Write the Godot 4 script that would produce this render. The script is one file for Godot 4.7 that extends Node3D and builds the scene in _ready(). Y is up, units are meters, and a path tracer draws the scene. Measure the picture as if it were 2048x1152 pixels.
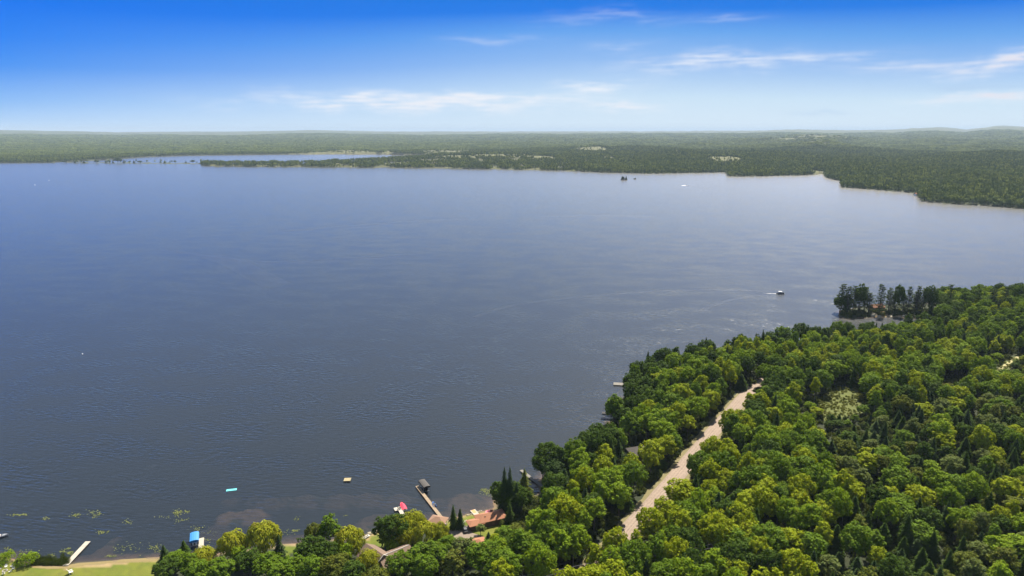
extends Node3D
# A lake seen from a drone: forest, road and cottages on the near shore, wooded land to the horizon.

const H := 160.0          # metres of the camera above the lake
const F := 1366.0         # focal length in pixels of the 2048 px wide photograph
const PITCH := 12.95      # degrees below the horizontal

var rng := RandomNumberGenerator.new()
var noise := FastNoiseLite.new()
var sp := sin(deg_to_rad(PITCH))
var cp := cos(deg_to_rad(PITCH))
var mats := {}
var used_names := {}
var t_start := 0

# ------------------------------------------------------------------ pixels to places
func px(u: float, v: float, y := 0.0) -> Vector3:
	var a := (v - 576.0) / F
	var d := Vector3((u - 1024.0) / F, -sp - a * cp, -cp + a * sp)
	return Vector3(0, H, 0) + d * ((y - H) / d.y)

func to_px(p: Vector3) -> Vector2:
	var q := p - Vector3(0, H, 0)
	var depth := -q.y * sp - q.z * cp
	if depth < 1.0:
		return Vector2(-1e6, 1e6)
	return Vector2(1024.0 + F * q.x / depth, 576.0 - F * (q.y * cp - q.z * sp) / depth)

func ground_at(u: float, v: float) -> Vector3:       # the point of the near ground seen at a pixel
	var p := px(u, v)
	for i in 3:
		p = px(u, v, maxf(0.0, near_height(p.x, p.z)))
	return p

func flat2(list: Array, y := 0.0) -> PackedVector2Array:
	var o := PackedVector2Array()
	for e in list:
		var p := px(e[0], e[1], y) if y >= 0.0 else ground_at(e[0], e[1])
		o.append(Vector2(p.x, p.z))
	return o

func poly_distance(pts: PackedVector2Array, p: Vector2, closed := true) -> float:
	var best := 1e12
	var n := pts.size()
	for i in (n if closed else n - 1):
		var a := pts[i]
		var ab := pts[(i + 1) % n] - a
		var t := clampf((p - a).dot(ab) / ab.length_squared(), 0.0, 1.0)
		best = minf(best, (a + ab * t).distance_squared_to(p))
	return sqrt(best)

# ------------------------------------------------------------------ mesh building
class Shape:
	var v := PackedVector3Array()
	var c := PackedColorArray()
	var col := Color(1, 1, 1)
	func tri(a: Vector3, b: Vector3, d: Vector3) -> void:
		v.append(a); v.append(b); v.append(d)
		c.append(col); c.append(col); c.append(col)
	func quad(a: Vector3, b: Vector3, d: Vector3, e: Vector3) -> void:
		tri(a, b, d); tri(a, d, e)
	func box(t: Transform3D, s: Vector3, bevel := 0.0) -> void:
		var k := []
		for i in 8:
			k.append(t * (Vector3(s.x * (0.5 if i & 1 else -0.5), s.y * (0.5 if i & 2 else -0.5), s.z * (0.5 if i & 4 else -0.5))))
		quad(k[0], k[1], k[3], k[2]); quad(k[5], k[4], k[6], k[7])
		quad(k[4], k[0], k[2], k[6]); quad(k[1], k[5], k[7], k[3])
		quad(k[2], k[3], k[7], k[6]); quad(k[4], k[5], k[1], k[0])
	func at(x: float, y: float, z: float, sx: float, sy: float, sz: float, turn := 0.0) -> void:
		box(Transform3D(Basis(Vector3.UP, turn), Vector3(x, y, z)), Vector3(sx, sy, sz))
	func tube(p: Array, r: Array, sides := 6, cap := true) -> void:
		var rings := []
		for i in p.size():
			var d: Vector3 = ((p[mini(i + 1, p.size() - 1)] as Vector3) - (p[maxi(i - 1, 0)] as Vector3)).normalized()
			var x := d.cross(Vector3(0.31, 0.2, 0.93) if absf(d.z) < 0.9 else Vector3.RIGHT).normalized()
			var y := d.cross(x)
			var ring := []
			for k in sides:
				var a := TAU * k / sides
				ring.append((p[i] as Vector3) + (x * cos(a) + y * sin(a)) * float(r[i]))
			rings.append(ring)
		for i in p.size() - 1:
			for k in sides:
				quad(rings[i][k], rings[i][(k + 1) % sides], rings[i + 1][(k + 1) % sides], rings[i + 1][k])
		if cap:
			for k in range(1, sides - 1):
				tri(rings[0][0], rings[0][k + 1], rings[0][k])
				tri(rings[-1][0], rings[-1][k], rings[-1][k + 1])
	func loft(rings: Array, cap := true) -> void:
		for i in rings.size() - 1:
			var n: int = rings[i].size()
			for k in n:
				quad(rings[i][k], rings[i][(k + 1) % n], rings[i + 1][(k + 1) % n], rings[i + 1][k])
		if cap:
			for e in [rings[0], rings[-1]]:
				for k in range(1, e.size() - 1):
					tri(e[0], e[k], e[k + 1])
	func leaf(p: Vector3, n: Vector3, along: Vector3, s: float, w: float) -> void:
		var x := along.cross(n)
		if x.length_squared() < 1e-4:
			x = n.cross(Vector3(0.7, 0.1, 0.7))
		x = x.normalized() * w
		var y := n.cross(x).normalized() * s
		var a := p - y - x * 0.35 + n * s * 0.12
		var b := p + x - n * s * 0.15
		var d := p + y + x * 0.2 + n * s * 0.1
		var e := p - x - n * s * 0.2
		tri(a, b, d); tri(a, d, e)
	func mesh() -> ArrayMesh:
		var arr := []
		arr.resize(Mesh.ARRAY_MAX)
		arr[Mesh.ARRAY_VERTEX] = v
		arr[Mesh.ARRAY_COLOR] = c
		var m := ArrayMesh.new()
		m.add_surface_from_arrays(Mesh.PRIMITIVE_TRIANGLES, arr)
		return m

func numbered(called: String) -> String:
	var n: int = used_names.get(called, 0)
	used_names[called] = n + 1
	return called if n == 0 else "%s_%03d" % [called, n]

func part(called: String, s: Shape, m: Material, parent: Node) -> MeshInstance3D:
	return part_mesh(called, s.mesh(), m, parent)

func part_mesh(called: String, me: Mesh, m: Material, parent: Node) -> MeshInstance3D:
	var o := MeshInstance3D.new()
	o.mesh = me
	o.material_override = m
	o.name = called
	parent.add_child(o, true)
	return o

func thing(called: String, label: String, category: String, at := Vector3.ZERO, turn := 0.0, group := "") -> Node3D:
	var o := Node3D.new()
	o.name = numbered(called)
	add_child(o)
	o.position = at
	o.rotation.y = turn
	o.set_meta("label", label)
	o.set_meta("category", category)
	if group:
		o.set_meta("group", group)
	return o

func structure(called: String, me: Mesh, m: Material) -> MeshInstance3D:
	var o := MeshInstance3D.new()
	o.mesh = me
	o.material_override = m
	o.name = numbered(called)
	add_child(o)
	o.set_meta("kind", "structure")
	return o

func stuff(called: String, label: String, category: String, me: Mesh, m: Material, buf: PackedFloat32Array, colors := true) -> void:
	var mm := MultiMesh.new()
	mm.transform_format = MultiMesh.TRANSFORM_3D
	mm.use_colors = colors
	mm.mesh = me
	mm.instance_count = buf.size() / (16 if colors else 12)
	mm.buffer = buf
	var o := MultiMeshInstance3D.new()
	o.multimesh = mm
	o.material_override = m
	o.name = numbered(called)
	add_child(o)
	o.set_meta("label", label)
	o.set_meta("category", category)
	o.set_meta("kind", "stuff")

func put(buf: PackedFloat32Array, p: Vector3, turn: float, s: float, sy: float, col: Color) -> void:
	var c := cos(turn) * s
	var n := sin(turn) * s
	buf.append_array(PackedFloat32Array([c, 0.0, n, p.x, 0.0, sy, 0.0, p.y, -n, 0.0, c, p.z, col.r, col.g, col.b, 1.0]))

# ------------------------------------------------------------------ materials
func lin(r: float, g: float, b: float) -> Color:
	return Color(r, g, b).linear_to_srgb()

func paint(key: String, c: Color, rough := 0.7, metal := 0.0) -> StandardMaterial3D:
	if not mats.has(key):
		var m := StandardMaterial3D.new()
		m.resource_name = key
		m.albedo_color = c
		m.roughness = rough
		m.metallic = metal
		mats[key] = m
	return mats[key]

func noise_tex(freq: float, lo: Color, hi: Color, octaves := 5, seed_ := 3, size := 512) -> NoiseTexture2D:
	var n := FastNoiseLite.new()
	n.seed = seed_
	n.frequency = freq
	n.fractal_octaves = octaves
	var t := NoiseTexture2D.new()
	t.width = size; t.height = size
	t.seamless = true
	t.noise = n
	var g := Gradient.new()
	g.set_color(0, lo); g.set_color(1, hi)
	t.color_ramp = g
	return t

func grained(key: String, c: Color, tex: Texture2D, metres: float, rough := 0.85) -> StandardMaterial3D:
	var m := paint(key, c, rough)
	if m.albedo_texture == null:
		m.albedo_texture = tex
		m.uv1_triplanar = true
		m.uv1_world_triplanar = true
		m.uv1_scale = Vector3.ONE / metres
	return m

func leaf_mat(key: String, r: float, g: float, b: float, through := 0.75) -> StandardMaterial3D:
	if not mats.has(key):
		var m := paint(key, lin(r, g, b), 0.55)
		m.vertex_color_use_as_albedo = true
		m.backlight_enabled = true
		m.backlight = lin(through, through * 0.95, through * 0.35)
		m.metallic_specular = 0.16
	return mats[key]

# ------------------------------------------------------------------ the sky
func make_sky() -> Sky:
	var w := 4096
	var h := 2048
	var im := Image.create(w, h, false, Image.FORMAT_RGBF)
	var wn := FastNoiseLite.new()
	wn.seed = 11; wn.frequency = 1.0; wn.fractal_octaves = 5
	# wisps: pixel, half length, half thickness, strength, warmth
	var wisps := [[820, 206, 380, 17, 0.62, 0.25], [770, 188, 150, 6, 0.34, 0.0], [980, 198, 260, 10, 0.42, 0.1], [1420, 131, 210, 19, 0.40, 0.1], [1610, 124, 150, 10, 0.26, 0.0], [985, 79, 130, 10, 0.13, 0.0],
		[1210, 34, 170, 16, 0.13, 0.0], [1440, 48, 90, 8, 0.14, 0.0], [1200, 175, 110, 13, 0.42, 0.0], [1250, 212, 100, 10, 0.5, 0.3], [1960, 153, 190, 17, 0.75, 0.7], [1900, 209, 150, 9, 0.6, 0.7], [2050, 200, 90, 8, 0.5, 0.7], [1750, 148, 130, 8, 0.3, 0.2],
		[1620, 232, 80, 6, 0.3, -1.0], [1850, 188, 110, 6, 0.35, -1.0], [1240, 95, 80, 11, 0.12, 0.0], [2140, 120, 160, 18, 0.4, 0.2], [-160, 150, 150, 10, 0.2, 0.0], [2400, 70, 200, 14, 0.3, 0.0]]
	var wr := RandomNumberGenerator.new()
	wr.seed = 5
	var where := []
	for q in wisps:
		where.append([q[0], q[1], q[2], q[3], q[4], q[5]])
	for i in 46:       # the same wisps go on all round
		where.append([2500 + wr.randf() * 5200.0, 20 + wr.randf() * 220.0, 60 + wr.randf() * 240.0, 5 + wr.randf() * 12.0, 0.15 + wr.randf() * 0.3, 0.1])
	for y in h / 2 + 2:
		var el := (0.5 - (y + 0.5) / h) * PI
		var e := rad_to_deg(el)
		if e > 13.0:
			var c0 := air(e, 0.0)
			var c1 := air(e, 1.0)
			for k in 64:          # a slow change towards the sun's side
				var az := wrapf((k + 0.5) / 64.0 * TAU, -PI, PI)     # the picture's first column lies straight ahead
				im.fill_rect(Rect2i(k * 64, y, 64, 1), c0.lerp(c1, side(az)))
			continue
		var pv := 576.0 - F * tan(el + deg_to_rad(PITCH))
		var b0 := air(maxf(e, 0.0), 0.0)
		var b1 := air(maxf(e, 0.0), 1.0)
		var near := []
		for q in where:
			if absf(pv - q[1]) < q[3] * 3.5:
				near.append(q)
		for x in w:
			var az := wrapf((x + 0.5) / w * TAU, -PI, PI)
			var c := b0.lerp(b1, side(az))
			if absf(az - 0.1) < 0.9:       # the pale band near the horizon stands higher towards the open lake
				var low := maxf(e, 0.0) * (1.0 - 0.24 * exp(-pow((az - 0.1) / 0.36, 2.0)) * (1.0 - smoothstep(6.5, 12.0, e)))
				c = air(low, 0.0).lerp(air(low, 1.0), side(az))
			if near.size():
				var pu := 1024.0 + az * 1455.0
				if pu < -600.0:
					pu += TAU * 1455.0
				var cov := 0.0
				var warm := 0.0
				for q in near:
					var dx: float = (pu - q[0]) / q[2]
					if absf(dx) < 1.6:
						var bend := wn.get_noise_2d(pu * 0.006 + q[0], q[1] * 3.1) * 1.3
						var dy: float = (pv - q[1]) / q[3] + bend
						var g := exp(-dx * dx * 2.2) * exp(-dy * dy * 1.4)
						g *= clampf(0.62 + 1.1 * wn.get_noise_2d(pu * 0.011 + q[1] * 9.0, pv * 0.11), 0.0, 1.4)
						cov += g * q[4]
						warm += g * q[5]
				cov = clampf(cov * 1.6, 0.0, 0.85)
				warm = clampf(warm, -0.5, 0.7)
				var white := Color(0.96, 0.97, 1.0).lerp(Color(0.78, 0.72, 0.80), maxf(warm, 0.0))
				if warm < 0.0:
					white = Color(0.45, 0.62, 0.86)
				c = c.lerp(white, cov)
			im.set_pixel(x, y, c)
	var below := air(0.0, 0.5)
	im.fill_rect(Rect2i(0, h / 2 + 2, w, h / 2 - 2), below)
	var m := PanoramaSkyMaterial.new()
	m.panorama = ImageTexture.create_from_image(im)
	var s := Sky.new()
	s.sky_material = m
	return s

func side(az: float) -> float:      # 0 away from the sun, 1 on its side
	var t := clampf((az + 0.66) / 1.3, 0.0, 1.0)
	return lerpf(1.0 - pow(1.0 - t, 2.8), 0.4, smoothstep(1.0, PI, absf(az)))

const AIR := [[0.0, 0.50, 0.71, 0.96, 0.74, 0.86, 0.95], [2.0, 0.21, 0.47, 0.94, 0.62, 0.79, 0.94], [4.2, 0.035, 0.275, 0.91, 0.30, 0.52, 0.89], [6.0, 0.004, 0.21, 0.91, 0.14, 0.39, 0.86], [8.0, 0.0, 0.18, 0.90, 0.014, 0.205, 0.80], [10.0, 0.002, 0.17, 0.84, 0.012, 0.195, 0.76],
	[15.0, 0.24, 0.34, 0.58, 0.32, 0.43, 0.68], [30.0, 0.31, 0.38, 0.51, 0.42, 0.49, 0.60], [50.0, 0.24, 0.30, 0.44, 0.30, 0.36, 0.48], [90.0, 0.15, 0.21, 0.38, 0.15, 0.21, 0.38]]  # unseen upper sky, made paler and brighter to grey the lake's reflection

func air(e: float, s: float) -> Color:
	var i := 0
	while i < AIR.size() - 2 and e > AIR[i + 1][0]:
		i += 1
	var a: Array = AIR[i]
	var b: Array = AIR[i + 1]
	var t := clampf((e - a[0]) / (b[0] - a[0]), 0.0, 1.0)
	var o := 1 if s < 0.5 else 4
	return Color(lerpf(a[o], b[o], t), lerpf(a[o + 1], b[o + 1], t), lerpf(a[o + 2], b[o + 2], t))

func stage(what: String) -> void:
	print("%6d ms  %s" % [Time.get_ticks_msec() - t_start, what])

# ================================================================== the scene
func _ready() -> void:
	t_start = Time.get_ticks_msec()
	rng.seed = 20240714
	noise.seed = 7
	noise.frequency = 1.0
	noise.fractal_octaves = 4
	var cam := Camera3D.new()
	cam.name = "camera"
	cam.fov = rad_to_deg(2.0 * atan(576.0 / F))
	cam.near = 1.0
	cam.far = 90000.0
	cam.position = Vector3(0, H, 0)
	cam.rotation_degrees = Vector3(-PITCH, 0, 0)
	add_child(cam)
	cam.current = true
	var env := Environment.new()
	env.background_mode = Environment.BG_SKY
	env.sky = make_sky()
	env.background_energy_multiplier = 0.455
	env.tonemap_mode = Environment.TONE_MAPPER_LINEAR
	env.tonemap_exposure = 2.2
	env.sdfgi_enabled = true
	env.ssao_enabled = true
	env.ssil_enabled = true
	env.volumetric_fog_enabled = true
	env.volumetric_fog_density = 0.0
	env.fog_enabled = true
	env.fog_light_color = Color(0.80, 0.90, 1.0)
	env.fog_density = 0.00004
	var we := WorldEnvironment.new()
	we.name = "world_environment"
	we.environment = env
	add_child(we)
	var sun := DirectionalLight3D.new()
	sun.name = "sun"
	sun.light_energy = 1.6
	sun.light_color = Color(1.0, 0.955, 0.88)
	sun.light_angular_distance = 0.53
	sun.shadow_enabled = true
	add_child(sun)
	var el := deg_to_rad(54.0)
	var az := deg_to_rad(27.0)      # right of straight ahead
	sun.look_at_from_position(Vector3(sin(az) * cos(el), sin(el), -cos(az) * cos(el)) * 500.0, Vector3.ZERO)
	stage("sky")
	make_plans()
	make_near_ground()
	stage("near ground")
	make_far_land()
	stage("far land")
	make_water()
	stage("water")
	make_road()
	make_far_forest()
	stage("far forest")
	make_trees()
	stage("trees")
	make_buildings()
	make_docks_and_boats()
	make_small_things()
	stage("done")

# ------------------------------------------------------------------ plans: outlines read from the photograph
var shore := PackedVector2Array()
var far_row := []
var back_lake := PackedVector2Array()
var road_line := PackedVector2Array()
var lawns := []
var clearings := []
var sands := []
var keep_clear := []
var weed_free := []

func make_plans() -> void:
	shore = flat2([[-420, 1098], [-200, 1104], [0, 1112], [40, 1122], [85, 1131], [125, 1131], [180, 1127], [240, 1121], [315, 1116], [400, 1112], [480, 1102], [560, 1090], [640, 1083], [715, 1076], [745, 1064], [780, 1057], [830, 1050], [880, 1042], [900, 1040],
		[930, 1031], [949, 1027], [970, 1022], [992, 1016], [986, 1004], [1000, 992], [1030, 978], [1046, 984], [1062, 993], [1084, 984], [1076, 966], [1092, 948], [1120, 930], [1152, 908], [1182, 880], [1212, 852], [1236, 830], [1243, 805], [1250, 789], [1264, 764], [1278, 751],
		[1300, 742], [1350, 731], [1400, 718], [1460, 706], [1530, 699], [1600, 691], [1680, 683], [1760, 676], [1835, 667], [1866, 655], [1862, 642], [1846, 638], [1795, 635], [1742, 635], [1692, 638], [1677, 632], [1680, 622], [1720, 614], [1800, 608], [1900, 605], [2048, 601], [2400, 594], [3200, 590],
		[3600, 1600], [-900, 1600]])
	far_row = [[-2000, 322], [0, 326], [110, 325], [128, 322], [135, 326.5], [250, 327], [398, 328], [405, 331], [430, 333], [560, 334], [800, 336], [1000, 339], [1130, 342], [1200, 345], [1300, 347.5], [1400, 346], [1450, 345], [1456, 353], [1520, 353], [1600, 351], [1645, 349], [1652, 356], [1679, 362], [1684, 375], [1740, 379], [1825, 386], [1838, 396], [1842, 403], [1900, 408], [1960, 411], [2048, 418], [2300, 440], [4000, 520]]
	back_lake = PackedVector2Array([Vector2(132, 325.3), Vector2(250, 325.7), Vector2(398, 326.6), Vector2(424, 328), Vector2(600, 328.5), Vector2(845, 318), Vector2(872, 312.5), Vector2(760, 309), Vector2(560, 309), Vector2(380, 311), Vector2(290, 314), Vector2(220, 319), Vector2(150, 322.4)])
	road_line = flat2([[1060, 1250], [1150, 1172], [1215, 1110], [1268, 1048], [1312, 1000], [1347, 960], [1382, 916], [1411, 882], [1438, 850], [1463, 823], [1483, 800], [1506, 776], [1540, 750], [1600, 724]], -1.0)
	lawns = [flat2([[-200, 1104], [0, 1112], [40, 1122], [90, 1131], [180, 1128], [240, 1122], [330, 1116], [340, 1300], [-400, 1300]], -1.0), flat2([[560, 1090], [600, 1086], [600, 1105], [565, 1110]], -1.0), flat2([[722, 1077], [748, 1064], [790, 1056], [800, 1088], [770, 1095], [740, 1100]], -1.0),
		flat2([[884, 1044], [900, 1040], [930, 1031], [960, 1022], [985, 1018], [1012, 1035], [1005, 1072], [975, 1080], [955, 1070], [900, 1064]], -1.0)]
	sands = [flat2([[85, 1131], [125, 1130], [180, 1126], [240, 1120], [330, 1114], [330, 1119], [250, 1127], [180, 1136], [130, 1139], [60, 1134]], 0.3), flat2([[722, 1076], [745, 1063], [768, 1058], [770, 1061], [748, 1072], [735, 1081]], 0.4), flat2([[560, 1089], [600, 1085], [600, 1087], [560, 1091]], 0.3),
		flat2([[1745, 636], [1845, 639], [1852, 630], [1800, 626], [1760, 622], [1745, 628]], 0.5)]
	clearings = [flat2([[1625, 832], [1640, 796], [1675, 772], [1725, 780], [1736, 812], [1705, 834], [1670, 850]], -1.0), flat2([[1985, 745], [2010, 722], [2060, 695], [2060, 712], [2010, 745]], -1.0), flat2([[1880, 772], [1905, 755], [1925, 765], [1900, 785]], -1.0)]
	keep_clear = [flat2([[893, 1060], [925, 1050], [942, 1052], [950, 1068], [972, 1074], [980, 1085], [960, 1110], [925, 1100]], -1.0), flat2([[930, 1025], [1015, 1015], [1030, 1035], [960, 1075], [935, 1062]], -1.0), flat2([[1255, 905], [1275, 888], [1300, 893], [1305, 912], [1280, 925]], -1.0), flat2([[1280, 1000], [1298, 978], [1320, 990], [1290, 1020]], -1.0)]
	weed_free = [[700, 1000, 360, 22, 0.9], [480, 1034, 70, 26, 1.0], [430, 1060, 45, 26, 0.9], [940, 1004, 70, 26, 1.0], [960, 975, 60, 14, 0.45], [212, 1096, 24, 34, 0.95], [180, 1030, 110, 12, 0.4], [10, 1108, 80, 10, 0.8], [760, 1040, 60, 22, 0.9], [880, 1030, 60, 14, 0.9], [300, 928, 14, 10, 0.75], [0, 900, 22, 16, 0.7], [600, 1075, 80, 14, 0.7], [240, 1112, 120, 9, 0.9], [1160, 880, 50, 14, 0.35]]
	for q in weed_free:
		var p := px(q[0], q[1])
		var e := px(q[0] + q[2], q[1])
		var n := px(q[0], q[1] - q[3])
		q.append_array([p.x, p.z, e.x - p.x, p.z - n.z])

func road_distance(p: Vector2) -> float:
	return poly_distance(road_line, p, false)

func road_side(p: Vector2) -> float:      # above 0 inland of the road, below 0 on its lake side
	var best := 1e12
	var out := 0.0
	for i in road_line.size() - 1:
		var a := road_line[i]
		var ab := road_line[i + 1] - a
		var c := a + ab * clampf((p - a).dot(ab) / ab.length_squared(), 0.0, 1.0)
		if c.distance_squared_to(p) < best:
			best = c.distance_squared_to(p)
			out = ab.cross(p - a)
	return out

func near_height_d(x: float, z: float, d: float) -> float:
	if d < 0.0:
		return -0.10 * minf(-d, 4.0) - 0.30 * clampf(-d - 4.0, 0.0, 10.0) - 0.03 * clampf(-d - 14.0, 0.0, 150.0)
	return 0.12 + minf(d, 4.0) * 0.10 + clampf(d - 4.0, 0.0, 90.0) * 0.05 + noise.get_noise_2d(x * 0.012, z * 0.012) * 1.2 * smoothstep(12.0, 50.0, d)

func shore_distance(x: float, z: float) -> float:
	var p := Vector2(x, z)
	var d := poly_distance(shore, p)
	return d if Geometry2D.is_point_in_polygon(p, shore) and Geometry2D.is_point_in_polygon(p + Vector2(0.013, 0.0071), shore) else -d

func near_height(x: float, z: float) -> float:
	return near_height_d(x, z, shore_distance(x, z))

func far_shore_row(u: float) -> float:
	var a := 0
	var b := far_row.size() - 1
	while b - a > 1:
		var m := (a + b) / 2
		if far_row[m][0] <= u:
			a = m
		else:
			b = m
	return lerpf(far_row[a][1], far_row[b][1], clampf((u - far_row[a][0]) / (far_row[b][0] - far_row[a][0]), 0.0, 1.0))

func is_far_land(x: float, z: float) -> bool:
	var q := to_px(Vector3(x, 0, z))
	if q.y > far_shore_row(q.x):
		return false
	return not (q.y > 308.0 and q.x > 100.0 and q.x < 900.0 and Geometry2D.is_point_in_polygon(q, back_lake))

func far_height(x: float, z: float) -> float:
	var q := to_px(Vector3(x, 0, z))
	var row := far_shore_row(q.x)
	var r := Vector2(x, z).length()
	var rs := px(q.x, row)
	var inland := maxf(0.0, r - Vector2(rs.x, rs.z).length())
	var hilly := smoothstep(-1500.0, 2500.0, x + 0.12 * r)
	var h := 0.8 + minf(inland * 0.03, 4.0)
	h += (smoothstep(0.0, 900.0, inland) * 24.0 + noise.get_noise_2d(x * 0.0009 + 40.0, z * 0.0009) * 34.0 * smoothstep(100.0, 1600.0, inland)) * hilly
	h += noise.get_noise_2d(x * 0.0016 - 9.0, z * 0.0016) * 10.0 * smoothstep(600.0, 3500.0, inland)
	var top := ridge(q.x)
	h += (top - 10.0) * pow(smoothstep(4500.0, 21000.0, r), 1.15) + noise.get_noise_2d(x * 0.0004, z * 0.0004 + 77.0) * 30.0 * smoothstep(7000.0, 16000.0, r)
	h += field_at(x, z).y
	return maxf(h, 0.6)

const RIDGE := [[-2000, 262], [0, 261], [120, 262.5], [230, 264.5], [480, 263.5], [620, 261], [760, 263.5], [1000, 265.5], [1150, 265], [1300, 265.5], [1480, 264], [1600, 262], [1720, 262.8], [1800, 261.5], [1872, 258.5], [1930, 262], [1990, 256.5], [2048, 258], [2200, 257], [4000, 262]]
func ridge(u: float) -> float:
	for i in RIDGE.size() - 1:
		if u <= RIDGE[i + 1][0]:
			var v := lerpf(RIDGE[i][1], RIDGE[i + 1][1], clampf((u - RIDGE[i][0]) / (RIDGE[i + 1][0] - RIDGE[i][0]), 0.0, 1.0))
			return H + 22000.0 * (262.0 - v) / F
	return H

# ------------------------------------------------------------------ ground
func grid_mesh(nx: int, nz: int, v: PackedVector3Array, c: PackedColorArray, uv = null, uv2 = null) -> ArrayMesh:
	var n := PackedVector3Array()
	n.resize(v.size())
	var ix := PackedInt32Array()
	var turned := (v[1] - v[0]).cross(v[nx] - v[0]).y < 0.0
	for j in nz:
		for i in nx:
			var k := j * nx + i
			var dx := v[k + 1 if i < nx - 1 else k] - v[k - 1 if i > 0 else k]
			var dz := v[k + nx if j < nz - 1 else k] - v[k - nx if j > 0 else k]
			var m := dx.cross(dz).normalized()
			n[k] = m if m.y > 0.0 else -m
			if i < nx - 1 and j < nz - 1:
				if turned:
					ix.append_array(PackedInt32Array([k, k + 1, k + nx, k + 1, k + nx + 1, k + nx]))
				else:
					ix.append_array(PackedInt32Array([k, k + nx, k + 1, k + 1, k + nx, k + nx + 1]))
	var arr := []
	arr.resize(Mesh.ARRAY_MAX)
	arr[Mesh.ARRAY_VERTEX] = v
	arr[Mesh.ARRAY_NORMAL] = n
	if c.size():
		arr[Mesh.ARRAY_COLOR] = c
	arr[Mesh.ARRAY_INDEX] = ix
	if uv != null:
		arr[Mesh.ARRAY_TEX_UV] = uv
	if uv2 != null:
		arr[Mesh.ARRAY_TEX_UV2] = uv2
	var me := ArrayMesh.new()
	me.add_surface_from_arrays(Mesh.PRIMITIVE_TRIANGLES, arr)
	return me

func make_near_ground() -> void:
	var v := PackedVector3Array()
	var c := PackedColorArray()
	var x0 := -330.0
	var z0 := -120.0
	var step := 1.7
	var nx := 560
	var nz := 330
	for j in nz:
		# rows grow wider with distance from the near houses
		var z := z0 - j * step if j < 200 else z0 - 200 * step - (j - 200) * step * 1.6
		for i in nx:
			var x := x0 + i * step
			var p := Vector2(x, z)
			var d := shore_distance(x, z)
			var y := near_height_d(x, z, d)
			var col := Color(0.026, 0.038, 0.010)
			var grain := noise.get_noise_2d(x * 0.06, z * 0.06)
			var fine := noise.get_noise_2d(x * 0.31 + 50.0, z * 0.31)
			if d < 0.0:
				# sand bars lie shallow, the rest of the bed drops away; the murky water above does the darkening
				var bar := 0.0
				for q in weed_free:
					var ex: float = (x - q[5]) / q[7]
					var ez: float = (z - q[6]) / q[8]
					bar = maxf(bar, q[4] * (1.0 - smoothstep(0.55, 1.15, sqrt(ex * ex + ez * ez) + grain * 0.35)))
				y = lerpf(y, maxf(y, -0.40 + fine * 0.12), bar)
				col = Color(0.25, 0.155, 0.092)
				if grain + 0.5 * fine > 0.24:        # beds of water weed
					col = Color(0.07, 0.072, 0.03)
			else:
				for l in lawns:
					if Geometry2D.is_point_in_polygon(p, l):
						col = Color(0.115, 0.160, 0.008).lerp(Color(0.17, 0.185, 0.016), clampf(0.5 + grain * 1.4, 0.0, 1.0))
				for l in clearings:
					if Geometry2D.is_point_in_polygon(p + Vector2(grain, fine) * 5.0, l):
						col = Color(0.115, 0.14, 0.025)
				for l in sands:
					if Geometry2D.is_point_in_polygon(p + Vector2(0.0, grain * 2.0), l):
						col = Color(0.36, 0.27, 0.13)
				if d < 1.6 and x < 60.0:
					col = col.lerp(Color(0.30, 0.23, 0.13), 0.7)
			v.append(Vector3(x, y, z))
			c.append(col * (1.0 + fine * 0.28))
	var m := paint("soil", Color.WHITE, 0.95)
	m.vertex_color_use_as_albedo = true
	m.albedo_texture = noise_tex(0.05, Color(0.72, 0.72, 0.72), Color.WHITE, 5, 9)
	m.uv1_triplanar = true
	m.uv1_world_triplanar = true
	m.uv1_scale = Vector3.ONE / 9.0
	structure("ground", grid_mesh(nx, nz, v, c), m)
	var bed := PlaneMesh.new()
	bed.size = Vector2(60000, 60000)
	var b := structure("lake_bed", bed, paint("mud", lin(0.12, 0.09, 0.06), 0.95))
	b.position = Vector3(0, -14.0, -24000)

func make_far_land() -> void:
	var v := PackedVector3Array()
	var c := PackedColorArray()
	var na := 640
	var nr := 210
	for j in nr:
		var r := 1150.0 * pow(30000.0 / 1150.0, float(j) / (nr - 1))
		for i in na:
			var a := deg_to_rad(lerpf(-52.0, 52.0, float(i) / (na - 1)))
			var x := r * sin(a)
			var z := -r * cos(a)
			var col := Color(0.12, 0.09, 0.06)
			var y := -12.0
			if is_far_land(x, z):
				y = far_height(x, z)
				var t := noise.get_noise_2d(x * 0.004, z * 0.004)
				var s := noise.get_noise_2d(x * 0.0012 + 31.0, z * 0.0007)
				col = Color(0.055, 0.085, 0.022).lerp(Color(0.105, 0.135, 0.034), clampf(0.5 + t * 1.2 + s, 0.0, 1.0))
				if is_field(x, z):
					col = Color(0.165, 0.178, 0.05)
				elif is_garden(to_px(Vector3(x, 0, z)), x, z):
					col = Color(0.12, 0.13, 0.03)
			v.append(Vector3(x, y, z))
			c.append(col)
	var m := paint("wooded_land", Color.WHITE, 0.95)
	m.vertex_color_use_as_albedo = true
	m.albedo_texture = noise_tex(0.03, Color(0.45, 0.45, 0.45), Color.WHITE, 6, 19, 1024)
	m.uv1_triplanar = true
	m.uv1_world_triplanar = true
	m.uv1_scale = Vector3.ONE / 1300.0
	structure("far_hills", grid_mesh(na, nr, v, c), m)

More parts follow.
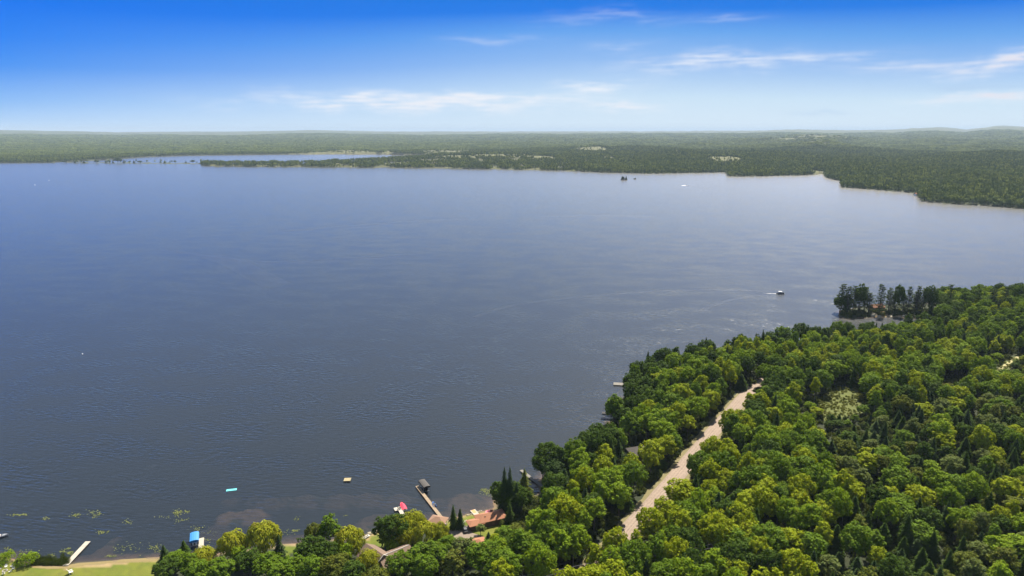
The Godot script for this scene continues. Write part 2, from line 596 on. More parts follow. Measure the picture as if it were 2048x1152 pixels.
# hay fields and meadows: pixel, half width in pixels, half depth in metres, rise
var fields := [[1590, 290, 40, 620, 55], [1530, 288.5, 30, 520, 44], [1645, 286, 46, 700, 60], [1612, 297, 36, 520, 46], [1480, 287, 26, 460, 36], [720, 305.5, 150, 420, 0], [900, 307, 70, 520, 2], [1000, 319, 74, 300, 14], [905, 320, 46, 240, 11], [1075, 323, 34, 200, 10], [870, 326, 26, 130, 5], [1450, 322, 34, 230, 13], [1715, 341, 26, 150, 11], [1215, 317, 18, 200, 10], [1640, 346.5, 20, 80, 6], [1180, 302, 34, 380, 18], [800, 329, 30, 110, 4], [690, 329.5, 22, 90, 4], [1340, 310, 26, 300, 16]]
var field_spots := []
func field_at(x: float, z: float) -> Vector2:       # (how far in, rise)
	if field_spots.is_empty():
		for f in fields:
			var p := px(f[0], f[1], 22.0 if f[0] > 1150 and f[1] < 330 else 3.0)
			var e := px(f[0] + f[2], f[1], 22.0 if f[0] > 1150 and f[1] < 330 else 3.0)
			field_spots.append([p.x, p.z, e.x - p.x, float(f[3]), float(f[4])])
	var best := Vector2.ZERO
	for f in field_spots:
		var ex: float = (x - f[0]) / f[2]
		if absf(ex) < 1.5:
			var ez: float = (z - f[1]) / f[3]
			if absf(ez) < 1.5:
				var e := ex * ex + ez * ez
				if e < 2.2:
					best = Vector2(maxf(best.x, 1.0 - e), maxf(best.y, f[4] * (1.0 - e / 2.2)))
	return best

func is_field(x: float, z: float) -> bool:
	var f := field_at(x, z).x
	return f > 0.0 and f + noise.get_noise_2d(x * 0.008, z * 0.008) * 0.9 > 0.12

func is_garden(q: Vector2, x: float, z: float) -> bool:   # lawns between the houses of the low far shore
	return q.x > 420.0 and q.x < 1180.0 and q.y > 322.0 and noise.get_noise_2d(x * 0.009 + 8.0, z * 0.009) > -0.02

# ------------------------------------------------------------------ water
func make_water() -> void:
	var size := 2048
	var a := FastNoiseLite.new()
	a.seed = 21; a.frequency = 1.0 / 11.0; a.fractal_octaves = 2; a.fractal_gain = 0.35
	var ia := a.get_seamless_image(512, size)
	ia.resize(size, size, Image.INTERPOLATE_CUBIC)
	var b := FastNoiseLite.new()
	b.seed = 22; b.frequency = 1.0 / 9.0; b.fractal_octaves = 2
	var ib := b.get_seamless_image(1024, 1024)
	ib.resize(size, size, Image.INTERPOLATE_CUBIC)
	var m := FastNoiseLite.new()
	m.seed = 23; m.frequency = 1.0 / 46.0; m.fractal_octaves = 4
	var ic := m.get_seamless_image(256, 512)
	ic.resize(size, size, Image.INTERPOLATE_CUBIC)
	for i in [ia, ib, ic]:
		i.convert(Image.FORMAT_L8)
	var da := ia.get_data()
	var db := ib.get_data()
	var dc := ic.get_data()
	var out := PackedByteArray()
	out.resize(size * size)
	for k in size * size:
		var calm := clampf(0.68 + (dc[k] - 112) * 0.0068, 0.34, 1.15)
		out[k] = clampi(int(128.0 + ((da[k] - 128) * 0.66 + (db[k] - 128) * 0.26) * calm), 0, 255)
	var im := Image.create_from_data(size, size, false, Image.FORMAT_L8, out)
	im.convert(Image.FORMAT_RGBA8)
	im.bump_map_to_normal_map(5.0)
	var w := StandardMaterial3D.new()
	w.resource_name = "water"
	w.albedo_color = Color(lin(0.014, 0.022, 0.032), 0.40)
	w.transparency = BaseMaterial3D.TRANSPARENCY_ALPHA
	w.roughness = 0.215
	w.metallic_specular = 0.6
	w.normal_enabled = true
	w.normal_texture = ImageTexture.create_from_image(im)
	w.normal_scale = 0.35
	mats["water"] = w
	var thin := w.duplicate()
	thin.resource_name = "raised_water"
	thin.albedo_color.a = 0.02
	thin.metallic_specular = 0.26
	mats["raised_water"] = thin
	var v := PackedVector3Array()
	var uv := PackedVector2Array()
	var nx := 161
	var nz := 161
	for j in nz:
		var z := -100.0 - 7400.0 * pow(float(j) / (nz - 1), 1.7)
		for i in nx:
			var x := lerpf(-6500.0, 6500.0, float(i) / (nx - 1))
			v.append(Vector3(x, 0, z))
			var t := deg_to_rad(-7.0)
			var wx := noise.get_noise_2d(x * 0.0011, z * 0.0011) * 95.0
			var wz := noise.get_noise_2d(x * 0.0011 + 300.0, z * 0.0011) * 60.0
			uv.append(Vector2(x * cos(t) - z * sin(t) + wx, x * sin(t) + z * cos(t) + wz) / 340.0)
	# the body of the lake: peaty water that takes up light with depth
	var murk := FogMaterial.new()
	murk.resource_name = "peaty_water"
	murk.albedo = lin(0.062, 0.086, 0.112)
	murk.density = 0.9
	var body := FogVolume.new()
	body.name = "lake_depths"
	body.shape = RenderingServer.FOG_VOLUME_SHAPE_BOX
	body.size = Vector3(13000, 12.9, 7400)
	body.material = murk
	add_child(body)
	body.position = Vector3(0, -0.03 - 6.45, -3800)
	body.set_meta("kind", "structure")
	structure("lake", grid_mesh(nx, nz, v, PackedColorArray(), uv), w)

# ------------------------------------------------------------------ road
func ribbon(line: PackedVector2Array, from: float, to: float, across: int, lift: float, ragged := 0.0) -> ArrayMesh:
	var v := PackedVector3Array()
	var uv := PackedVector2Array()
	var curve := Curve2D.new()
	for i in line.size():
		var tan_ := (line[mini(i + 1, line.size() - 1)] - line[maxi(i - 1, 0)]) * 0.16
		curve.add_point(line[i], -tan_, tan_)
	var total := curve.get_baked_length()
	var n := int(total / 2.0)
	for i in n + 1:
		var s := total * i / n
		var p := curve.sample_baked(s, true)
		var q := curve.sample_baked(minf(s + 1.0, total), true)
		var o := curve.sample_baked(maxf(s - 1.0, 0.0), true)
		var side_ := (q - o).normalized().orthogonal()
		var wob := noise.get_noise_2d(s * 0.09, from) * ragged
		for k in across + 1:
			var off := lerpf(from - wob, to + wob * 0.8, float(k) / across)
			var e := p + side_ * off
			v.append(Vector3(e.x, near_height(e.x, e.y) + lift + 0.09 * (1.0 - pow(off / 5.0, 2.0)), e.y))
			uv.append(Vector2(float(k) / across, s / 24.0))
	return grid_mesh(across + 1, n + 1, v, PackedColorArray(), uv)

func make_road() -> void:
	var im := Image.create(256, 512, false, Image.FORMAT_RGB8)
	for y in 512:
		for x in 256:
			var t := x / 255.0
			var worn := exp(-pow((t - 0.27) / 0.06, 2.0)) + exp(-pow((t - 0.45) / 0.05, 2.0)) + exp(-pow((t - 0.62) / 0.05, 2.0)) + exp(-pow((t - 0.8) / 0.06, 2.0))
			var ang := TAU * y / 512.0
			var n := noise.get_noise_3d(t * 9.0, cos(ang) * 2.0, sin(ang) * 2.0) * 0.10 + noise.get_noise_3d(t * 60.0, cos(ang) * 12.0, sin(ang) * 12.0) * 0.10
			var g := 0.86 + n + worn * 0.05
			if absf(t - 0.53 - noise.get_noise_2d(cos(ang), sin(ang)) * 0.05) < 0.007:
				g -= 0.12
			im.set_pixel(x, y, Color(g, g * 0.985, g * 0.97))
	var m := paint("road_surface", lin(0.31, 0.25, 0.205), 0.92)
	m.albedo_texture = ImageTexture.create_from_image(im)
	structure("road", ribbon(road_line, -4.0, 4.0, 6, 0.11), m)
	var sh := grained("road_shoulder", lin(0.27, 0.22, 0.12), noise_tex(0.04, Color(0.55, 0.6, 0.45), Color.WHITE, 5, 4), 7.0, 0.95)
	structure("road_verge", ribbon(road_line, -6.0, 6.0, 6, 0.05, 1.4), sh)
	var drive := grained("gravel", lin(0.27, 0.22, 0.185), noise_tex(0.06, Color(0.75, 0.74, 0.72), Color.WHITE, 5, 14), 5.0, 0.95)
	structure("driveway", patch([[895, 1060], [908, 1056], [926, 1051], [938, 1052], [945, 1066], [960, 1071], [973, 1076], [972, 1086], [962, 1104], [930, 1110], [918, 1090], [906, 1074]], 0.05), drive)
	structure("driveway", patch([[1282, 1003], [1296, 978], [1306, 974], [1318, 984], [1304, 1008], [1290, 1022]], 0.06), sh)
	structure("driveway", patch([[1225, 1092], [1246, 1072], [1262, 1060], [1268, 1068], [1244, 1092], [1232, 1104]], 0.07), sh)
	var rim := []
	for i in 25:
		var t := i / 24.0
		rim.append([lerpf(62.0, 332.0, t), lerpf(1129.0, 1114.5, t) + 3.0 * sin(PI * minf(t * 4.0, 1.0)) - 1.0])
	for i in 41:
		var t := 1.0 - i / 40.0
		rim.append([lerpf(62.0, 332.0, t), lerpf(1134.5, 1121.0, t) + 6.0 * sin(PI * clampf(t * 2.2, 0.0, 1.0)) + noise.get_noise_1d(i * 0.37) * 3.0])
	beach(rim)
	structure("track", patch([[1990, 742], [2018, 722], [2064, 694], [2070, 699], [2022, 730], [1998, 746]], 0.06), grained("sandy_track", lin(0.46, 0.40, 0.20), noise_tex(0.06, Color(0.6, 0.65, 0.5), Color.WHITE, 4, 6), 6.0))

func beach(list: Array) -> void:
	var m := grained("beach_sand", lin(0.30, 0.225, 0.115), noise_tex(0.05, Color(0.62, 0.66, 0.5), Color.WHITE, 5, 61), 6.0, 0.95)
	structure("beach", patch(list, 0.035), m)

func patch(list: Array, lift: float) -> ArrayMesh:
	# a sheet laid on the ground inside an outline, cut fine enough to follow the slope
	var edge := PackedVector2Array()
	for e in list:
		var p := ground_at(e[0], e[1])
		edge.append(Vector2(p.x, p.z))
	var lo := edge[0]
	var hi := edge[0]
	for e in edge:
		lo = lo.min(e); hi = hi.max(e)
	var s := Shape.new()
	var cell := 2.5
	for i in int((hi.x - lo.x) / cell) + 1:
		for j in int((hi.y - lo.y) / cell) + 1:
			var o := lo + Vector2(i, j) * cell
			var sq := PackedVector2Array([o, o + Vector2(cell, 0), o + Vector2(cell, cell), o + Vector2(0, cell)])
			for piece in Geometry2D.intersect_polygons(edge, sq):
				var f := Geometry2D.triangulate_polygon(piece)
				for k in range(0, f.size(), 3):
					var t := []
					for n in 3:
						var q: Vector2 = piece[f[k + n]]
						t.append(Vector3(q.x, near_height(q.x, q.y) + lift, q.y))
					s.tri(t[0], t[1], t[2])
	return s.mesh()

# ------------------------------------------------------------------ trees: shapes
func ball() -> Vector3:
	var y := rng.randf() * 2.0 - 1.0
	var a := rng.randf() * TAU
	var r := sqrt(1.0 - y * y)
	return Vector3(r * cos(a), y, r * sin(a))

func shade_of() -> Color:
	var k := 0.72 + rng.randf() * 0.56
	var warm := rng.randf() * 0.30 - 0.10
	return Color(k * (1.0 + warm), k, k * (1.0 - warm * 0.8))

func trunk(h: float, r: float, limbs: Array, lean := 0.5) -> ArrayMesh:
	var s := Shape.new()
	var top := Vector3(rng.randf_range(-lean, lean), h, rng.randf_range(-lean, lean))
	var p := []
	var w := []
	for i in 6:
		var t := i / 5.0
		p.append(Vector3(top.x * t * t, h * t - 0.4, top.z * t * t))
		w.append(r * (1.0 - 0.72 * t) * (1.35 if i == 0 else 1.0))
	s.tube(p, w, 7)
	for l in limbs:
		var e: Vector3 = l
		var y := clampf(e.y - Vector2(e.x, e.z).length() * 0.8, h * 0.3, h * 0.95)
		var f := Vector3(top.x * pow(y / h, 2.0), y, top.z * pow(y / h, 2.0))
		var mid := f.lerp(e, 0.5) + Vector3(0, -0.3, 0)
		s.tube([f, mid, e], [r * 0.38, r * 0.26, r * 0.07], 5)
	return s.mesh()

func broadleaf(h: float, radius: float, low: float, lobes: int, lobe_r: float, leaves: int, size: float, loose: float, point := 0.0) -> Array:
	var c := Vector3(0, h * (1.0 + low) * 0.5, 0)
	var ay := h * (1.0 - low) * 0.5
	var spots := []
	var limbs := []
	for i in lobes:
		var y := 1.0 - (i + 0.5) / lobes * 1.55
		var a := i * 2.39996 + rng.randf() * 0.7
		var r := sqrt(maxf(0.0, 1.0 - y * y)) * (1.0 - point * maxf(y, 0.0))
		var d := Vector3(cos(a) * r, y, sin(a) * r)
		var k := rng.randf_range(0.60, 0.95)
		var p := c + Vector3(d.x * radius, d.y * ay, d.z * radius) * k
		var lr := radius * lobe_r * rng.randf_range(0.62, 1.12)
		spots.append([p, lr, d])
		if i % 3 == 0:
			limbs.append(p)
	for i in lobes / 4:
		var d := ball()
		spots.append([c + Vector3(d.x * radius, d.y * ay, d.z * radius) * 0.35, radius * lobe_r * 1.1, d])
	var total := 0.0
	for q in spots:
		total += q[1] * q[1]
	var s := Shape.new()
	for q in spots:
		var n := int(leaves * q[1] * q[1] / total)
		var tone := 0.86 + rng.randf() * 0.28
		for i in n:
			var d := ball()
			if d.dot(q[2]) < -0.25 and rng.randf() < 0.75:
				d = -d
			var far := rng.randf_range(0.72, 1.05) if rng.randf() > 0.12 + loose * 0.2 else rng.randf_range(1.0, 1.25 + loose * 0.3)
			var p: Vector3 = q[0] + Vector3(d.x, d.y * 0.82, d.z) * float(q[1]) * far
			var nn := (d * 0.8 + Vector3.UP * 0.45 + ball() * 0.65).normalized()
			s.col = shade_of() * tone
			var z := size * rng.randf_range(0.65, 1.3)
			s.leaf(p, nn, ball(), z, z * rng.randf_range(0.55, 0.9))
	return [trunk(h * 0.72, radius * 0.05 + 0.06, limbs), s.mesh()]

func spruce(h: float, radius: float, whorls: int, droop: float, dense: float, ragged: float) -> Array:
	var s := Shape.new()
	for k in whorls:
		var t := (k + 0.3) / whorls
		var y := h * (0.07 + 0.92 * t)
		var r := radius * pow(1.0 - t, 0.72) * rng.randf_range(0.85 - ragged, 1.12) + 0.12
		var n := int((7 + 7 * (1.0 - t)) * dense)
		var turn := rng.randf() * TAU
		for b in n:
			var a := turn + TAU * b / n + rng.randf() * 0.5
			var out := Vector3(cos(a), 0, sin(a))
			var l := r * rng.randf_range(0.62, 1.1)
			var across := Vector3(-out.z, 0, out.x)
			var segs := 4
			var tone := 0.75 + rng.randf() * 0.5
			for i in segs:
				var f := (i + 0.6) / segs
				var p := Vector3(0, y, 0) + out * l * f + Vector3(0, -droop * l * f * f + 0.12 * sin(f * 5.0), 0)
				var w := l * 0.26 * (1.15 - f * 0.8) + 0.1
				s.col = Color(tone, tone, tone) * (0.8 + 0.4 * rng.randf())
				for side_ in [-1.0, 1.0]:
					s.leaf(p + across * w * 0.5 * side_ + Vector3(0, rng.randf_range(-0.15, 0.1), 0), (Vector3.UP + out * 0.25 + across * side_ * 0.5 + ball() * 0.3).normalized(), out + across * side_ * 0.7, l * 0.17 + 0.10, w * 0.42 + 0.06)
	s.col = Color.WHITE
	for i in 3:
		s.leaf(Vector3(0, h * 0.985, 0), Vector3(cos(i * 2.1), 0.3, sin(i * 2.1)).normalized(), Vector3.UP, 0.55, 0.13)
	return [trunk(h * 0.95, 0.10 + h * 0.010, [], 0.15), s.mesh()]

func pine(h: float, radius: float, bare: float) -> Array:
	var s := Shape.new()
	var limbs := []
	var whorls := 14
	for k in whorls:
		var t := (k + 0.5) / whorls
		var y := h * (bare + (0.97 - bare) * t)
		var r := radius * (0.55 + 0.75 * sin(PI * clampf(t * 0.8 + 0.12, 0.0, 1.0))) * (1.0 - t * 0.45)
		var n := 3 + int(rng.randf() * 3.0)
		var turn := rng.randf() * TAU
		for b in n:
			var a := turn + TAU * b / n + rng.randf_range(-0.4, 0.4)
			var l := r * rng.randf_range(0.45, 1.15)
			var out := Vector3(cos(a), 0, sin(a))
			var tip := Vector3(0, y + l * 0.16, 0) + out * l
			limbs.append(tip)
			for i in 26:
				var f := rng.randf_range(0.35, 1.1)
				var p := Vector3(0, y, 0) + out * l * f + Vector3(0, l * 0.16 * f, 0) + Vector3(rng.randfn(), rng.randfn() * 0.38, rng.randfn()) * l * 0.17
				s.col = Color.WHITE * rng.randf_range(0.65, 1.25)
				s.leaf(p, (Vector3.UP * 0.9 + ball() * 0.7).normalized(), out + ball() * 0.5, rng.randf_range(0.35, 0.65), rng.randf_range(0.22, 0.4))
	return [trunk(h * 0.97, 0.12 + h * 0.011, limbs, 0.3), s.mesh()]

func willow(h: float, radius: float) -> Array:
	var c := Vector3(0, h * 0.56, 0)
	var s := Shape.new()
	var limbs := []
	for i in 42:
		var y := 1.0 - (i + 0.5) / 42.0 * 1.25
		var a := i * 2.39996 + rng.randf()
		var r := sqrt(maxf(0.0, 1.0 - y * y))
		var d := Vector3(cos(a) * r, y, sin(a) * r)
		var p := c + Vector3(d.x * radius, d.y * h * 0.42, d.z * radius) * rng.randf_range(0.62, 0.9)
		if i % 4 == 0:
			limbs.append(p)
		var lr := radius * rng.randf_range(0.2, 0.32)
		var tone := rng.randf_range(0.85, 1.15)
		for k in 80:
			var e := ball()
			var q := p + Vector3(e.x * lr, e.y * lr * 0.9, e.z * lr)
			q.y -= lr * 0.9 * rng.randf() * (1.2 - y)
			s.col = shade_of() * tone
			s.leaf(q, (e + d * 0.6 + Vector3.UP * 0.25 + ball() * 0.35).normalized(), Vector3.UP + ball() * 0.35, rng.randf_range(0.35, 0.75), rng.randf_range(0.16, 0.3))
	return [trunk(h * 0.6, radius * 0.06 + 0.1, limbs), s.mesh()]

func bush(r: float, h: float, leaves: int, size: float) -> ArrayMesh:
	var s := Shape.new()
	for k in 9:
		var p := Vector3(rng.randfn() * r * 0.38, h * rng.randf_range(0.3, 0.62), rng.randfn() * r * 0.38)
		var lr := r * rng.randf_range(0.35, 0.55)
		for i in leaves / 9:
			var d := ball()
			d.y = absf(d.y) - 0.3
			s.col = shade_of()
			s.leaf(p + Vector3(d.x * lr, d.y * h * 0.45, d.z * lr), (d + Vector3.UP * 0.4 + ball() * 0.5).normalized(), ball(), size * rng.randf_range(0.7, 1.3), size * 0.6)
	return s.mesh()

# ------------------------------------------------------------------ far woods
func make_far_forest() -> void:
	var leafy := Shape.new()
	for i in 46:
		var d := ball()
		d.y = d.y * 0.6 + 0.4
		leafy.col = Color.WHITE * rng.randf_range(0.75, 1.25)
		leafy.leaf(Vector3(d.x * 4.2, 7.0 + d.y * 5.0, d.z * 4.2) * rng.randf_range(0.75, 1.05), (d + Vector3.UP * 0.3 + ball() * 0.5).normalized(), ball(), rng.randf_range(1.2, 2.2), rng.randf_range(0.9, 1.6))
	leafy.tube([Vector3(0, -1, 0), Vector3(0, 8, 0)], [0.25, 0.12], 4, false)
	var conic := Shape.new()
	for i in 44:
		var t := (i + 0.5) / 44.0
		var a := i * 2.39996
		var o := Vector3(cos(a), 0, sin(a))
		conic.col = Color.WHITE * rng.randf_range(0.7, 1.2)
		conic.leaf(Vector3(0, 1.5 + 14.0 * t, 0) + o * (2.9 * (1.0 - t) + 0.15), (o + Vector3.UP * 0.5 + ball() * 0.3).normalized(), Vector3.UP, 1.5 * (1.15 - t), 1.0 * (1.2 - t))
	conic.tube([Vector3(0, -1, 0), Vector3(0, 14, 0)], [0.25, 0.08], 4, false)
	var clump := Shape.new()
	for k in 7:
		var p := Vector3(rng.randf_range(-11, 11), rng.randf_range(3, 7), rng.randf_range(-11, 11))
		for i in 16:
			var d := ball()
			d.y = absf(d.y)
			clump.col = Color.WHITE * rng.randf_range(0.75, 1.25)
			clump.leaf(p + Vector3(d.x * 6.0, d.y * 7.0, d.z * 6.0), (d + ball() * 0.4).normalized(), ball(), rng.randf_range(2.5, 4.0), rng.randf_range(2.0, 3.2))
	var leaf_m := leaf_mat("far_leaves", 1.0, 1.0, 1.0, 0.4)
	leaf_m.metallic_specular = 0.1
	var bl := PackedFloat32Array()
	var bc := PackedFloat32Array()
	var bk := PackedFloat32Array()
	var total := 0
	# nearer than 5.2 km every tree, then clumps out to 13 km
	var r0 := 1250.0
	while r0 < 14000.0:
		var near := r0 < 5200.0
		var gap := (7.4 + 2.0 * smoothstep(1500.0, 4000.0, r0)) if near else 19.0 * (1.0 + (r0 - 5200.0) / 7000.0)
		var count := int(deg_to_rad(84.0) * r0 / gap)
		for i in count:
			var a := deg_to_rad(-42.0) + deg_to_rad(84.0) * (i + rng.randf()) / count
			var r := r0 + rng.randf_range(-0.5, 0.5) * gap
			var x := r * sin(a)
			var z := -r * cos(a)
			var q := to_px(Vector3(x, 0, z))
			var row := far_shore_row(q.x)
			if q.y > row + 0.05:
				continue
			if q.x > 110.0 and q.x < 890.0 and q.y > 304.0:
				if q.x < 402.0 and q.y > 324.0 and rng.randf() > 0.06:
					continue          # the causeway is nearly bare
				if Geometry2D.is_point_in_polygon(q, back_lake):
					continue
			var field := is_field(x, z)
			if is_garden(q, x, z) and rng.randf() < 0.93:
				continue
			if field and rng.randf() < 0.95:
				continue
			var y := far_height(x, z)
			var patchy := noise.get_noise_2d(x * 0.0035, z * 0.0035)
			var tone := noise.get_noise_2d(x * 0.02 + 90.0, z * 0.02) * 0.5 + patchy * 0.8 + rng.randf_range(-0.4, 0.4)
			var col := Color(0.055, 0.092, 0.018).lerp(Color(0.175, 0.215, 0.030), clampf(0.45 + tone, 0.0, 1.0))
			if not near:
				put(bk, Vector3(x, y - 1.0, z), rng.randf() * TAU, gap / 19.0 * rng.randf_range(0.8, 1.3), rng.randf_range(0.5, 1.05) * (1.0 + (r0 - 5200.0) / 12000.0), col)
			elif rng.randf() < (0.5 if x > 500.0 else 0.34) + patchy * 0.6:
				put(bc, Vector3(x, y, z), rng.randf() * TAU, rng.randf_range(0.75, 1.3), rng.randf_range(0.7, 1.35), Color(0.038, 0.068, 0.018).lerp(Color(0.085, 0.125, 0.028), rng.randf()))
			else:
				put(bl, Vector3(x, y, z), rng.randf() * TAU, rng.randf_range(0.7, 1.45), rng.randf_range(0.6, 1.5), col)
			total += 1
		r0 += gap * 0.95
	print("far trees ", bl.size() / 16, " ", bc.size() / 16, " ", bk.size() / 16)
	stuff("far_broadleaf_wood", "far-off leafy green wood covering the land across the lake", "forest", leafy.mesh(), leaf_m, bl)
	stuff("far_conifer_wood", "dark pointed conifers scattered through the wood across the lake", "forest", conic.mesh(), leaf_m, bc)
	stuff("distant_wood", "hazy blue-green wood stretching to the low horizon hills", "forest", clump.mesh(), leaf_m, bk)

# ------------------------------------------------------------------ near trees
var kinds := {}
const TONES := {
	"yellow": [0.250, 0.310, 0.009, "bright yellow-green"], "lime": [0.170, 0.262, 0.010, "fresh light green"], "green": [0.112, 0.190, 0.011, "mid green"], "deep": [0.058, 0.106, 0.011, "deep green"],
	"grey": [0.130, 0.172, 0.045, "dull grey-green"], "gold": [0.320, 0.300, 0.011, "golden yellow-tinged"], "dark": [0.042, 0.078, 0.018, "dark blue-green"], "olive": [0.125, 0.155, 0.020, "olive green"], "willow": [0.305, 0.335, 0.022, "pale yellow-green"]}
const SHAPES := {"maple_tree": "broad rounded tree", "ash_tree": "loose airy tree", "oak_tree": "wide spreading tree", "birch_tree": "slim upright tree", "spruce_tree": "pointed spruce", "cedar_tree": "narrow dense conifer", "pine_tree": "ragged pine", "willow_tree": "drooping willow"}

func make_trees() -> void:
	kinds["maple_tree"] = [broadleaf(17.0, 5.4, 0.24, 44, 0.27, 2700, 0.46, 0.2), broadleaf(16.0, 5.0, 0.22, 36, 0.29, 2500, 0.46, 0.3), broadleaf(18.0, 5.2, 0.28, 50, 0.24, 2800, 0.44, 0.25), broadleaf(16.5, 5.8, 0.26, 54, 0.25, 3000, 0.45, 0.3), broadleaf(17.5, 4.9, 0.20, 40, 0.27, 2600, 0.46, 0.2, 0.3)]
	kinds["oak_tree"] = [broadleaf(16.0, 6.4, 0.28, 58, 0.22, 3000, 0.46, 0.5), broadleaf(15.0, 6.0, 0.3, 50, 0.24, 2800, 0.46, 0.4), broadleaf(17.0, 6.2, 0.26, 64, 0.21, 3100, 0.44, 0.6)]
	kinds["ash_tree"] = [broadleaf(17.0, 4.4, 0.3, 38, 0.25, 1700, 0.44, 0.9, 0.2), broadleaf(15.0, 4.0, 0.26, 34, 0.27, 1500, 0.44, 1.0, 0.3), broadleaf(18.0, 4.2, 0.34, 42, 0.24, 1800, 0.42, 0.9, 0.2)]
	kinds["birch_tree"] = [broadleaf(15.0, 3.2, 0.25, 30, 0.30, 1300, 0.40, 0.7, 0.45), broadleaf(14.0, 2.9, 0.22, 28, 0.32, 1200, 0.40, 0.7, 0.5), broadleaf(16.0, 3.4, 0.28, 34, 0.28, 1400, 0.40, 0.8, 0.4)]
	kinds["spruce_tree"] = [spruce(15.0, 3.9, 20, 0.42, 1.15, 0.1), spruce(16.0, 3.7, 22, 0.5, 1.15, 0.15), spruce(13.0, 3.6, 17, 0.38, 1.15, 0.2)]
	kinds["cedar_tree"] = [spruce(12.0, 3.0, 22, 0.2, 1.3, 0.15), spruce(11.0, 2.9, 20, 0.15, 1.3, 0.25)]
	kinds["pine_tree"] = [pine(22.0, 4.6, 0.10), pine(24.0, 4.4, 0.14), pine(20.0, 4.8, 0.08), pine(25.0, 4.2, 0.2)]
	kinds["willow_tree"] = [willow(14.0, 6.2), willow(13.0, 5.6), willow(15.0, 5.8)]
	for t in TONES:
		leaf_mat("leaves_" + t, TONES[t][0], TONES[t][1], TONES[t][2], 0.4 if t == "dark" else 0.72)
	grained("bark", lin(0.10, 0.082, 0.065), noise_tex(0.08, Color(0.6, 0.6, 0.6), Color.WHITE, 4, 8), 1.2)
	grained("pale_bark", lin(0.34, 0.32, 0.28), noise_tex(0.08, Color(0.5, 0.5, 0.5), Color.WHITE, 4, 8), 1.2)
	place_shore_trees()
	place_wood()
	place_undergrowth()

var openings := [PackedVector2Array([Vector2(1585, 800), Vector2(1700, 800), Vector2(1745, 820), Vector2(1745, 880), Vector2(1640, 895), Vector2(1590, 860)]), PackedVector2Array([Vector2(1940, 720), Vector2(2070, 690), Vector2(2090, 770), Vector2(1985, 775)]), PackedVector2Array([Vector2(1870, 760), Vector2(1935, 760), Vector2(1930, 800), Vector2(1880, 805)])]
# outlines in the photograph of things that no crown hides
var in_sight := [[1206, 824, 1234, 841], [1228, 762, 1250, 773], [1270, 890, 1280, 897], [1650, 790, 1720, 826], [1046, 945, 1072, 968], [1996, 708, 2048, 738]]
var stands := []      # what already grows where: x, z, radius
func tree(kind: String, tone: String, p: Vector3, height: float, width: float, place: String) -> void:
	var forms: Array = kinds[kind]
	var n := rng.randi() % forms.size()
	var nominal: float = {"maple_tree": [17.0, 16.0, 18.0, 16.5, 17.5], "oak_tree": [16.0, 15.0, 17.0], "ash_tree": [17.0, 15.0, 18.0], "birch_tree": [15.0, 14.0, 16.0], "spruce_tree": [15.0, 16.0, 13.0], "cedar_tree": [12.0, 11.0], "pine_tree": [22.0, 24.0, 20.0, 25.0], "willow_tree": [14.0, 13.0, 15.0]}[kind][n]
	var o := thing(kind, "%s%s %s %s" % ["tall " if height > 17.2 else ("short " if height < 12.0 else ""), TONES[tone][3], SHAPES[kind], place], "tree", p, rng.randf() * TAU, "%s trees %s" % [TONES[tone][3], place])
	var sy := height / nominal
	o.scale = Vector3(width, sy, width)
	part_mesh("trunk", forms[n][0], mats["pale_bark" if kind == "birch_tree" else "bark"], o)
	part_mesh("crown", forms[n][1], mats["leaves_" + tone], o)
	stands.append(Vector3(p.x, p.z, 4.0 * width))

func shore_tree(kind: String, tone: String, u: float, vtop: float, height: float, width: float, place: String) -> void:
	var p := px(u, vtop, height + 1.0)
	for i in 3:
		p = px(u, vtop, height * 1.05 + maxf(near_height(p.x, p.z), 0.1))
	tree(kind, tone, Vector3(p.x, maxf(near_height(p.x, p.z), 0.1), p.z), height, width, place)

